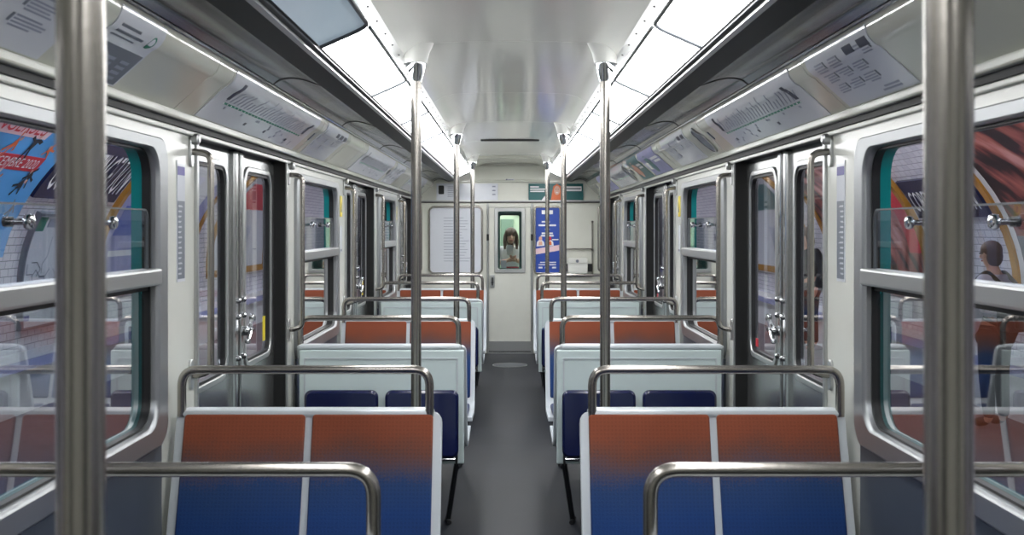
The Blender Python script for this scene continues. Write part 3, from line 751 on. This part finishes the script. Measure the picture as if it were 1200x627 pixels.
for cx, c1 in ((.385, 'skinprint'), (.50, 'orange')):
    MB().flat([(cx-.05, 1.345), (cx+.05, 1.355), (cx+.045, 1.40), (cx+.02, 1.425), (cx-.02, 1.425), (cx-.045, 1.40)], -.0192, fe).build('figure_body', 'white', t, smooth=False)
    MB().flat([(cx+.022*math.cos(i*PI/5), 1.445+.028*math.sin(i*PI/5)) for i in range(10)], -.0194, fe).build('figure_head', 'skinprint' if c1 == 'skinprint' else 'red', t, smooth=False)
    MB().flat([(cx-.025, 1.36), (cx+.025, 1.362), (cx+.02, 1.41), (cx-.02, 1.41)], -.0196, fe).build('figure_front', c1, t, smooth=False)
# ad cards of the upper band
t = thing('end_band_card', (-.54, YE, 1.93), 'white advertising card with black square at upper left of the end wall', 'advert', 'end wall band adverts')
MB().box(-.92, -.15, YE-.028, YE-.02, 1.927, 2.135).build('sheet', 'paper', t, smooth=False)
MB().plate(rrect(-.895, -.825, 2.0, 2.11, .012, 3), -.030, -.028, fe).build('black_square', 'black', t)
mb = MB()
for i in range(6): mb.box(-.78, -.78+random.uniform(.1, .16), YE-.029, YE-.028, 2.09-.024*i, 2.098-.024*i)
for i in range(3): mb.box(-.22, -.18, YE-.029, YE-.028, 2.09-.05*i, 2.105-.05*i)
mb.build('print_lines', 'paleprint', t, smooth=False)['kind'] = 'stuff'
t = thing('end_band_card', (.6, YE, 1.93), 'dark teal advertising card with red haired smiling woman at upper right of the end wall', 'advert', 'end wall band adverts')
MB().box(.235, .92, YE-.028, YE-.02, 1.927, 2.135).build('sheet', 'tealprint', t, smooth=False)
mb = MB()
for i, w_ in enumerate((.11, .2, .18)): mb.box(.255, .255+w_, YE-.029, YE-.028, 2.085-.028*i, 2.10-.028*i)
mb.build('white_print', 'white', t, smooth=False)['kind'] = 'stuff'
MB().box(.70, .90, YE-.029, YE-.028, 2.04, 2.10).build('white_patch', 'white', t, smooth=False)
MB().box(.71, .89, YE-.0295, YE-.029, 2.062, 2.078).build('grey_print', 'greyprint', t, smooth=False)
el = lambda cx, cz, rx, rz, n=16: [(cx+rx*math.cos(i*2*PI/n), cz+rz*math.sin(i*2*PI/n)) for i in range(n)]
MB().flat([(.515, 1.928), (.66, 1.928), (.655, 2.03), (.64, 2.10), (.59, 2.132), (.545, 2.10), (.53, 2.02)], -.0285, fe).build('red_hair', 'orange', t, smooth=False)
MB().flat(el(.592, 2.05, .038, .058), -.029, fe).build('face', 'skinprint', t, smooth=False)
MB().flat(el(.578, 2.062, .006, .004, 8), -.0293, fe).flat(el(.606, 2.062, .006, .004, 8), -.0293, fe).build('eyes', 'eye', t, smooth=False)
MB().flat(el(.592, 2.022, .014, .006, 8), -.0293, fe).build('smile', 'white', t, smooth=False)
MB().flat([(.40, 1.928), (.47, 1.928), (.46, 1.99), (.43, 1.97)], -.0285, fe).build('white_shape', 'white', t, smooth=False)
# equipment rack on the right of the end wall
t = thing('equipment_rack', (.86, YE, 1.0), 'grey tube rack on the right of the end wall', 'rack')
for x in (.665, 1.035):
    MB().tube([(x, YE-.04, .98), (x, YE-.04, 1.66)], .011, 8).build('upright', 'tube', t)
    for z in (.99, 1.3, 1.655): MB().tube([(x, YE-.0135, z), (x, YE-.05, z)], .014, 8).build('bracket', 'blackmetal', t)
for z in (1.315, 1.06, .97): MB().tube([(.665, YE-.04, z), (1.035, YE-.04, z)], .009, 8).build('cross_bar', 'tube', t)
t = thing('control_box', (.85, YE-.05, 1.0), 'white plastic box with a small dial on the end wall rack', 'box')
MB().plate(rrect(.725, .97, 1.01, 1.20, .025, 4), -.13, -.05, fe).build('case', 'whitebox', t, bevel=.008)
MB().plate(rrect(.73, .965, 1.14, 1.205, .02, 4), -.138, -.13, fe).build('lid', 'whitebox', t, bevel=.004)
MB().lathe([(.02, 0), (.018, -.008)], (.84, YE-.138, 1.165), 14, 'y').build('dial', 'greyprint', t)
for x in (.70, .995): MB().box(x-.03, x+.03, YE-.075, YE-.056, 1.03, 1.13).build('clamp', 'blackmetal', t, smooth=False)
for s in (-1, 1):
    t = thing('end_grab_rail', (s*1.07, YE-.35, 1.05), 'steel grab rail in the %s corner beside the end wall' % SIDE[s], 'grab rail', 'end corner grab rails')
    MB().tube(fillet([(s*W, YE-.35, 1.84), (s*1.085, YE-.35, 1.84), (s*1.085, YE-.35, 1.06), (s*W, YE-.35, 1.04)], .04), .013, 10).build('rail', 'tube', t)
    for z in (1.84, 1.04): MB().lathe([(.026, 0), (.026, -s*.012)], (s*W, YE-.35, z), 12, 'x').build('mount_plate', 'alu', t)
# rear closing wall of the car behind the camera
bw = MB().box(-W-.05, W+.05, YB-.05, YB, 0, 2.46).build('wall_rear', 'endwall', smooth=False); tag(bw, 'ivory rear wall behind the viewpoint', 'wall', kind='structure')

# ------------------------------------------------------------------ people
def skinmesh(name, joints, edges, m, parent, L, sub=2):
    me = bpy.data.meshes.new(name); keys = list(joints)
    me.from_pydata([Vector(joints[k][0]) for k in keys], [(keys.index(a), keys.index(b)) for a, b in edges], [])
    o = bpy.data.objects.new(name, me); COL.objects.link(o); o.parent = parent
    md = o.modifiers.new('skin', 'SKIN'); md.use_smooth_shade = True; md.branch_smoothing = .3
    for i, k in enumerate(keys):
        r = joints[k][1]; me.skin_vertices[0].data[i].radius = r if isinstance(r, tuple) else (r, r)
        me.skin_vertices[0].data[i].use_root = (i == 0)
    sb = o.modifiers.new('sub', 'SUBSURF'); sb.levels = sub; sb.render_levels = sub
    me.materials.append(M[m]); return o
def hand(parent, wrist, dirv, palmn, m='skin', side=1):
    """palm and five separate bent fingers, local coordinates of the person"""
    d = Vector(dirv).normalized(); n = Vector(palmn); n = (n-d*n.dot(d)).normalized(); a = d.cross(n)*side; w0 = Vector(wrist)
    mb = MB()
    mb.tube([w0-d*.02, w0+d*.01, w0+d*.05, w0+d*.085], [.022, .026, .033, .030], 10)
    for i, (off, ln) in enumerate(((-.028, .065), (-.010, .075), (.010, .07), (.027, .055))):
        b = w0+d*.078+a*off
        mb.tube([b, b+d*ln*.45+n*.004, b+d*ln*.8+n*.02, b+d*ln*.95+n*.038], [.0088, .0085, .008, .006], 7)
    b = w0+d*.025-a*.026
    mb.tube([b, b+d*.025-a*.02+n*.01, b+d*.055-a*.022+n*.024], [.0105, .0095, .007], 7)
    return mb.build('hand', m, None) if parent is None else attach(mb.build('hand', m), parent)
def attach(o, parent):
    o.parent = parent; return o
def ell(mb, c, rx, ry, rz, nu=14, nv=9, v0=-.5, v1=.5):
    rows = []
    for j in range(nv+1):
        a = PI*(v0+(v1-v0)*j/nv); rows.append((math.cos(a), math.sin(a)))
    V = [(c[0]+rx*ca*math.cos(2*PI*k/nu), c[1]+ry*ca*math.sin(2*PI*k/nu), c[2]+rz*sa) for ca, sa in rows for k in range(nu)]
    F = [(j*nu+k, j*nu+(k+1) % nu, (j+1)*nu+(k+1) % nu, (j+1)*nu+k) for j in range(nv) for k in range(nu)]
    return mb.add(V, F)
def person(loc, rz, lab, top, pants, arms, headtilt=0., hairlong=True, scale=1.):
    t = thing('person', loc, lab, 'person'); t.rotation_euler.z = rz; t.scale = (scale,)*3
    ht = headtilt   # forward shift of the head (towards -y)
    J = dict(pelvis=((0, 0, .92), (.135, .10)), waist=((0, 0, 1.06), (.12, .09)), chest=((0, -.005, 1.26), (.145, .10)), collar=((0, .0, 1.39), (.08, .065)),
             neck=((0, -.01-ht*.25, 1.46), .05), jaw=((0, -.03-ht*.7, 1.52-ht*.25), (.058, .066)), brow=((0, -.015-ht*.9, 1.60-ht*.35), (.074, .088)), crown=((0, .005-ht, 1.665-ht*.45), (.055, .065)))
    E = [('pelvis', 'waist'), ('waist', 'chest'), ('chest', 'collar'), ('collar', 'neck'), ('neck', 'jaw'), ('jaw', 'brow'), ('brow', 'crown')]
    for sg, nm in ((-1, 'r'), (1, 'l')):
        el_, wr = arms[nm]
        J['sh'+nm] = ((sg*.165, 0, 1.355), .055); J['el'+nm] = (el_, .041); J['wr'+nm] = (wr, .027)
        J['hip'+nm] = ((sg*.09, 0, .86), .088); J['kn'+nm] = ((sg*.1, -.01, .48), .058); J['an'+nm] = ((sg*.1, .02, .09), .04); J['to'+nm] = ((sg*.115, -.13, .04), .035)
        E += [('chest', 'sh'+nm), ('sh'+nm, 'el'+nm), ('el'+nm, 'wr'+nm), ('pelvis', 'hip'+nm), ('hip'+nm, 'kn'+nm), ('kn'+nm, 'an'+nm), ('an'+nm, 'to'+nm)]
    skinmesh('body', J, E, 'skin', t, loc)
    def grow(keys, g): return {k: (J[k][0], tuple(v+g for v in J[k][1]) if isinstance(J[k][1], tuple) else J[k][1]+g) for k in keys}
    tk = ['pelvis', 'waist', 'chest', 'collar', 'shr', 'elr', 'shl', 'ell']
    te = [e for e in E if e[0] in tk and e[1] in tk]
    if top[1]:
        tk += ['wrr', 'wrl']; te += [('elr', 'wrr'), ('ell', 'wrl')]
    skinmesh('top', grow(tk, .016), te, top[0], t, loc)
    lk = ['pelvis', 'hipr', 'knr', 'anr', 'hipl', 'knl', 'anl']
    skinmesh('trousers', grow(lk, .014), [e for e in E if e[0] in lk and e[1] in lk], pants, t, loc)
    for nm in 'rl':
        skinmesh('shoe', grow(['an'+nm, 'to'+nm], .012), [('an'+nm, 'to'+nm)], 'blackmetal', t, loc, 1)
        el_, wr = (Vector(J['el'+nm][0]), Vector(J['wr'+nm][0]))
        hand(t, wr, wr-el_, (0, -.3, 1) if wr.z > 1.0 else ((1 if nm == 'r' else -1), 0, 0), side=1 if nm == 'l' else -1)
    # face
    hx, hy, hz = J['brow'][0]
    f = MB(); ell(f, (-.03, hy-.082, hz-.005), .011, .006, .007); ell(f, (.03, hy-.082, hz-.005), .011, .006, .007); attach(f.build('eyes', 'eye'), t)
    f = MB(); f.tube([(0, hy-.085, hz), (0, hy-.103, hz-.04), (0, hy-.088, hz-.048)], [.007, .012, .008], 8); attach(f.build('nose', 'skin'), t)
    f = MB(); ell(f, (0, hy-.078, hz-.073), .024, .008, .007); attach(f.build('mouth', 'lip'), t)
    f = MB(); ell(f, (-.078, hy+.005, hz-.015), .010, .02, .03); ell(f, (.078, hy+.005, hz-.015), .010, .02, .03); attach(f.build('ears', 'skin'), t)
    # hair: cap plus fall
    hb = MB(); ell(hb, (0, hy+.016, hz+.022), .09, .098, .094, 18, 10, -.12, .5)
    ell(hb, (0, hy+.05, hz-.03), .084, .062, .10, 16, 8)
    if hairlong:
        for sg in (-1, 1):
            hb.tube([(sg*.05, hy-.03, hz+.06), (sg*.08, hy-.015, hz-.01), (sg*.088, hy+.01, hz-.10), (sg*.085, hy+.005, hz-.2)], [.028, .03, .03, .016], 10)
        hb.tube([(0, hy+.07, hz), (0, hy+.085, hz-.1), (0, hy+.08, hz-.22)], [.06, .07, .04], 10)
    attach(hb.build('hair', 'hair'), t)
    return t
wo = person((.0, 15.05, 0), .12, 'person with long brown hair and white top looking down, behind the gangway window', ('shirt', False), 'dark',
            dict(r=((-.245, -.05, 1.13), (-.05, -.25, 1.20)), l=((.245, -.05, 1.13), (.06, -.25, 1.20))), .13, True, .95)
ph = thing('phone', (.0, 14.72, 1.25), 'white phone held by the person behind the gangway window', 'phone')
MB().plate(rrect(-.042, .042, 1.21, 1.345, .012, 3), 14.715, 14.723, lambda u, v, wv: (u, wv+(v-1.21)*-.4+.05, v)).build('case', 'white', ph)
MB().plate(rrect(-.037, .037, 1.217, 1.338, .008, 3), 14.7235, 14.7245, lambda u, v, wv: (u, wv+(v-1.21)*-.4+.05, v)).build('screen', 'black', ph)
hang = dict(r=((-.25, .03, 1.10), (-.235, -.06, .86)), l=((.25, .03, 1.10), (.235, -.06, .86)))
bp = person((3.95, 8.9, -.05), PI+.5, 'person in pale jacket with dark backpack standing on the right platform', ('jacket', True), 'dark', hang, .04, False, .90)
bk = thing('backpack', (3.95, 8.9, .93), 'dark backpack worn by the person on the right platform', 'backpack')
bk.rotation_euler.z = PI+.5
m_ = MB().plate(rrect(-.14, .14, -.18, .19, .06, 5), .11, .25, lambda u, v, wv: (u, wv, v)); attach(m_.build('bag', 'dark', None, bevel=.03), bk)
m_ = MB().plate(rrect(-.10, .10, -.15, .0, .03, 4), .25, .285, lambda u, v, wv: (u, wv, v)); attach(m_.build('pocket', 'blackmetal', None, bevel=.012), bk)
for sg in (-1, 1):
    m_ = MB().tube(fillet([(sg*.09, .13, .2), (sg*.10, .0, .31), (sg*.11, -.125, .2), (sg*.12, -.10, -.05), (sg*.13, .12, -.12)], .06), .017, 8); attach(m_.build('strap', 'blackmetal'), bk)
person((4.0, 14.6, -.05), -1.2, 'person in dark clothes standing far along the right platform', ('dark', True), 'dark', hang, .06, True, .97)

# ------------------------------------------------------------------ next car beyond the gangway
t = thing('neighbouring_car', (0, 14.35, 0), 'neighbouring metro car seen through the gangway door window', 'metro car')
fn2 = lambda u, v, wv: (u, wv, v)
MB().ring(rrect(-W, W, 0, 2.4, .05, 5), rrect(-.128, .122, 1.04, 1.742, .02, 5), 14.30, 14.36, fn2).build('end_wall', 'darkgreen', t)
MB().box(-W, W, 14.36, 18.0, -.05, 0).build('floor_panel', 'floor', t, smooth=False)
MB().box(-W, W, 14.36, 18.0, 2.36, 2.42).build('ceiling_panel', 'ceiling', t, smooth=False)
for s in (-1, 1): MB().box(min(s*W, s*(W+.05)), max(s*W, s*(W+.05)), 14.36, 18.0, 0, 2.4).build('side_wall', 'palegreen', t, smooth=False)
MB().box(-W, W, 17.95, 18.05, 0, 2.4).build('far_wall', 'palegreen', t, smooth=False)
MB().box(-.15, .06, 17.90, 17.95, 1.25, 1.72).build('far_panel', 'greenpanel', t, smooth=False, bevel=.01)
MB().box(.10, .2, 17.9, 17.95, 1.78, 1.9).build('violet_notice', 'purple', t, smooth=False)
for s in (-1, 1): MB().box(min(s*.48, s*.64), max(s*.48, s*.64), 14.5, 17.9, 2.30, 2.33).build('diffuser', 'lamp', t, smooth=False)
MB().box(-.12, -.045, 14.38, 14.39, 1.05, 1.15).build('white_card', 'paper', t, smooth=False)
MB().box(-.045, .12, 14.38, 14.39, 1.04, 1.068).build('red_strip', 'red', t, smooth=False)

# ------------------------------------------------------------------ station : vault, ledge, platforms
VA, VB, VC = 4.7, 2.6, 1.0
def VX(z): return VA if z <= VC else VA*math.sqrt(max(0, 1-((z-VC)/VB)**2))
def vault_fn(s, off0=0.):
    def f(u, v, wv=0.):
        x = VX(v); nx = x/VA**2; nz = max(0, v-VC)/VB**2; l = math.hypot(nx, nz)
        return (s*(x-nx/l*(wv+off0)), u, v-nz/l*(wv+off0))
    return f
SY0, SY1 = -4, 34
for s in (-1, 1):
    zs = [0, .5, 1.0]+[VC+VB*math.sin(PI/2*i/20) for i in range(1, 21)]
    mb = MB().grid([SY0, 4, 8, 10, 12, 16, 22, SY1], zs, lambda u, v: vault_fn(s)(u, v, 0))
    o = mb.build('wall_station_'+SIDE[s], 'tile', recalc=False)
    uvl = o.data.uv_layers.new(name='UVMap'); arc = {}
    acc = 0; pz = None
    for z in zs:
        if pz is not None: acc += math.hypot(VX(z)-VX(pz), z-pz)
        arc[round(z, 4)] = acc; pz = z
    for lp in o.data.loops:
        c = o.data.vertices[lp.vertex_index].co; uvl.data[lp.index].uv = (c.y, min(arc.items(), key=lambda kv: abs(kv[0]-c.z))[1])
    tag(o, '%s white tiled vault wall of the station outside' % SIDE[s], 'wall', kind='structure')
    f = vault_fn(s)
    le = MB().plate([(VA-.42, .0), (VA, .0), (VA, .44), (VA-.36, .44)], SY0, SY1, lambda u, v, wv: (s*u, wv, v-.05))
    o2 = le.build('tiled_ledge', 'white', o, smooth=False)
    MB().plate([(VA-.44, .33), (VA-.40, .33), (VA-.36, .40), (VA-.40, .40)], SY0, SY1, lambda u, v, wv: (s*u, wv, v)).build('ledge_nosing', 'lav', o, smooth=False)
    pf = MB().box(min(s*1.5, s*4.75), max(s*1.5, s*4.75), SY0, SY1, -.3, -.05).build('floor_platform_'+SIDE[s], 'platform', smooth=False)
    tag(pf, '%s station platform paving outside the car' % SIDE[s], 'platform', kind='structure')
    MB().box(min(s*1.5, s*1.75), max(s*1.5, s*1.75), SY0, SY1, -.05, -.044).build('edge_strip', 'white', pf, smooth=False)
    for i in range(7):
        yy = -1+4.8*i
        lt = thing('platform_light', (s*2.9, yy, 2.9), '%s fluorescent tube fixture over the %s platform' % (ordn[i], SIDE[s]), 'light', 'platform tube lights')
        MB().box(min(s*2.82, s*2.98), max(s*2.82, s*2.98), yy, yy+3.6, 2.93, 2.99).build('housing', 'whitebox', lt, smooth=False)
        MB().tube([(s*2.9, yy+.05, 2.905), (s*2.9, yy+3.55, 2.905)], .03, 8).build('tube_lamp', 'stlamp', lt)
def patch(mb, s, y0, y1, z0, z1, off=.03, n=8):
    f = vault_fn(s, 0); N = n
    zs = [z0+(z1-z0)*i/N for i in range(N+1)]
    V = [f(y, z, w_) for w_ in (off, .002) for y in (y0, y1) for z in zs]
    m1 = N+1; F = []
    for i in range(N):
        F += [(i, i+1, m1+i+1, m1+i), (2*m1+i, 3*m1+i, 3*m1+i+1, 2*m1+i+1), (i, 2*m1+i, 2*m1+i+1, i+1), (m1+i, m1+i+1, 3*m1+i+1, 3*m1+i)]
    F += [(0, m1, 3*m1, 2*m1), (N, 2*m1+N, 3*m1+N, m1+N)]
    return mb.add(V, F)
def vp(s, y0, y1, z0, z1, off, name, m, t, n=8): return patch(MB(), s, y0, y1, z0, z1, off, n).build(name, m, t)
def frame(s, y0, y1, z0, z1, t, m='gold', wd=.11):
    for a, b in ((y0-wd, y0), (y1, y1+wd)): vp(s, a, b, z0-wd, z1+wd, .06, 'frame_side', m, t, 12)
    vp(s, y0, y1, z0-wd, z0, .06, 'frame_rail', m, t, 2); vp(s, y0, y1, z1, z1+wd, .06, 'frame_rail', m, t, 2)
def vtext(s, body, size, y, z, off, m, name, t, width=None, slant=0.):
    f = vault_fn(s); g = (lambda x, yy, w_: f(y+(x+slant*yy)*(1 if s < 0 else -1), z+yy, off))
    o = text_mb(body, size, g, width=width).build(name, m, t, smooth=False); o['kind'] = 'stuff'; return o
def loc_on(s, y, z): return vault_fn(s)(y, z, .02)
# left: blue poster with tumbling figures
t = thing('platform_poster', loc_on(-1, 8.2, 1.3), 'sky blue poster with small tumbling figures and red date band on the left platform wall', 'poster')
vp(-1, 6.2, 9.98, 1.32, 2.75, .03, 'sheet', 'skyprint', t, 14)
vp(-1, 7.4, 9.35, 2.36, 2.52, .034, 'title_patch', 'pinkprint', t, 3)
vtext(-1, 'RANGERSES', .17, 8.05, 2.385, .038, 'red', 'title', t, width=1.2)
vp(-1, 7.9, 9.72, 2.10, 2.22, .034, 'date_band', 'red', t, 3)
vtext(-1, '31 DÉCEMBRE 2020', .11, 8.55, 2.125, .038, 'white', 'date', t, width=1.1)
def tumbler(y, z, a, k, m, m2='skinprint'):
    f = vault_fn(-1); ca, sa = math.cos(a), math.sin(a)
    g = lambda u, v, w_: f(y+(u*ca-v*sa)*k, z+(u*sa+v*ca)*k, .036+w_)
    b = MB().flat([(-.05, 0), (.05, 0), (.07, .14), (-.07, .14)], 0, g).flat([(-.05, 0), (-.01, 0), (-.06, -.16), (-.1, -.15)], 0, g).flat([(.01, 0), (.05, 0), (.11, -.13), (.07, -.16)], 0, g)
    b.flat([(-.07, .14), (-.05, .10), (-.19, .16), (-.18, .2)], 0, g).flat([(.07, .14), (.05, .10), (.17, .06), (.19, .1)], 0, g).build('figure_body', m, t, smooth=False)
    MB().flat([(.035*math.cos(i*PI/4), .185+.04*math.sin(i*PI/4)) for i in range(8)], .001, g).build('figure_head', m2, t, smooth=False)
for y, z, a, k, m in ((9.25, 2.27, .1, .62, 'dark'), (9.6, 1.97, -1.1, .55, 'dark'), (9.72, 2.04, .8, .5, 'dark'), (9.15, 1.98, 2.2, .5, 'orange'), (9.3, 1.75, .4, .5, 'pinkprint'), (9.75, 1.75, -.6, .42, 'greyprint'), (8.9, 2.27, -.7, .5, 'orange'), (9.65, 2.28, 1.1, .42, 'orange'), (9.1, 2.1, 2.9, .3, 'pinkprint'), (8.3, 1.9, .5, .6, 'dark'), (7.6, 2.0, -.9, .6, 'orange'), (7.0, 1.8, 1.6, .6, 'dark'), (8.6, 1.6, -.3, .55, 'dark'), (6.7, 2.3, .2, .6, 'pinkprint'), (7.8, 1.55, 2.3, .5, 'pinkprint')):
    tumbler(y, z, a, k, m)
for s, y0, y1 in ((-1, 10.05, 12.12), (1, 10.22, 12.0)):
    t = thing('station_sign', loc_on(s, (y0+y1)/2, 1.9), 'navy station name sign with white capitals on the %s platform wall' % SIDE[s], 'sign')
    z0, z1 = (1.88, 2.44) if s < 0 else (1.70, 2.10)
    vp(s, y0, y1, z0, z1, .035, 'panel', 'navy', t, 8)
    if s < 0: vtext(s, 'CORENTIN CELTON', .54, y0+.08, z0+.09, .04, 'white', 'lettering', t, width=y1-y0-.2)
    else: vtext(s, 'CORENTIN CELTON', .30, y1-.08, z0+.08, .04, 'white', 'lettering', t, width=y1-y0-.16)
# platform map on the left
t = thing('platform_map', loc_on(-1, 11.1, .6), 'large framed network map with green corner under the left station sign', 'map')
vp(-1, 10.42, 12.0, .62, 1.72, .03, 'sheet', 'paper', t, 10); frame(-1, 10.42, 12.0, .62, 1.72, t, 'greyprint', .025)
vp(-1, 10.44, 10.66, 1.56, 1.70, .034, 'green_corner', 'green', t, 2); vp(-1, 10.72, 11.9, 1.60, 1.68, .034, 'heading_band', 'paleprint', t, 2)
rs = random.Random(5); f = vault_fn(-1); mb = MB()
for i in range(26):
    y, z = rs.uniform(10.6, 11.8), rs.uniform(.8, 1.45); pts = [(y, z)]
    for k in range(4):
        a = rs.choice([0, .8, 1.57, 2.36, 3.14, -.8]); y += .13*math.cos(a); z += .1*math.sin(a); pts.append((min(11.95, max(10.5, y)), min(1.52, max(.66, z))))
    for p, q_ in zip(pts, pts[1:]):
        d = Vector((q_[0]-p[0], q_[1]-p[1]));
        if d.length < .01: continue
        n_ = Vector((-d.y, d.x)).normalized()*.005
        mb.flat([(p[0]+n_.x, p[1]+n_.y), (q_[0]+n_.x, q_[1]+n_.y), (q_[0]-n_.x, q_[1]-n_.y), (p[0]-n_.x, p[1]-n_.y)], .035, f)
mb.build('map_lines', 'greyprint', t, smooth=False)
vp(-1, 10.8, 11.0, .85, 1.0, .033, 'map_park', 'palegreen', t, 2); vp(-1, 10.47, 10.6, .68, .73, .033, 'map_mark', 'purple', t, 2)
# left far posters
t = thing('platform_poster', loc_on(-1, 14.2, 1.2), 'lavender poster in gold frame beyond the left station sign', 'poster')
vp(-1, 12.35, 15.9, .9, 2.7, .03, 'sheet', 'lav', t, 12); frame(-1, 12.35, 15.9, .9, 2.7, t)
vp(-1, 12.6, 13.3, 1.5, 1.85, .034, 'blue_block', 'blueprint', t, 3); vp(-1, 12.6, 13.8, 1.25, 1.32, .034, 'white_line', 'white', t, 2); vp(-1, 13.6, 15.4, 1.9, 2.4, .034, 'white_title', 'white', t, 3)
# right posters
t = thing('platform_poster', loc_on(1, 8.0, 1.0), 'dark red rocky poster in white and gold frame on the right platform wall', 'poster')
vp(1, 6.0, 9.86, 1.05, 2.8, .03, 'sheet', 'rock', t, 14); frame(1, 6.0, 9.96, .98, 2.8, t)
vp(1, 9.86, 9.96, .98, 2.8, .034, 'white_margin', 'white', t, 12)
vp(1, 6.0, 9.86, 1.05, 1.52, .034, 'grey_caption', 'greyprint', t, 4)
for i, tx in enumerate(('MAR', 'JU', '20')): vtext(1, tx, .12, 9.72, 1.40-.14*i, .038, 'white', 'caption_text', t)
t = thing('platform_poster', loc_on(1, 14.0, 1.0), 'red and blue mountain poster in gold frame beyond the right station sign', 'poster')
vp(1, 12.22, 15.8, .9, 2.55, .03, 'sheet', 'rock', t, 12); frame(1, 12.22, 15.8, .9, 2.55, t)
vp(1, 12.7, 13.9, 1.85, 2.3, .034, 'blue_sky', 'blueprint', t, 3); vp(1, 12.3, 12.65, 1.3, 2.5, .034, 'red_side', 'red', t, 8)
vp(1, 13.0, 13.3, 2.0, 2.15, .037, 'white_cloud', 'white', t, 2)
for s in (-1, 1):
    t = thing('platform_poster', loc_on(s, 18, 1.0), 'pale poster in gold frame far along the %s platform wall' % SIDE[s], 'poster')
    vp(s, 17.0, 20.6, .9, 2.6, .03, 'sheet', 'paper', t, 12); frame(s, 17.0, 20.6, .9, 2.6, t)
    vp(s, 17.4, 20.2, 1.9, 2.3, .034, 'colour_block', 'red' if s < 0 else 'tealprint', t, 3); vp(s, 17.4, 19.2, 1.2, 1.6, .034, 'grey_block', 'paleprint', t, 3)
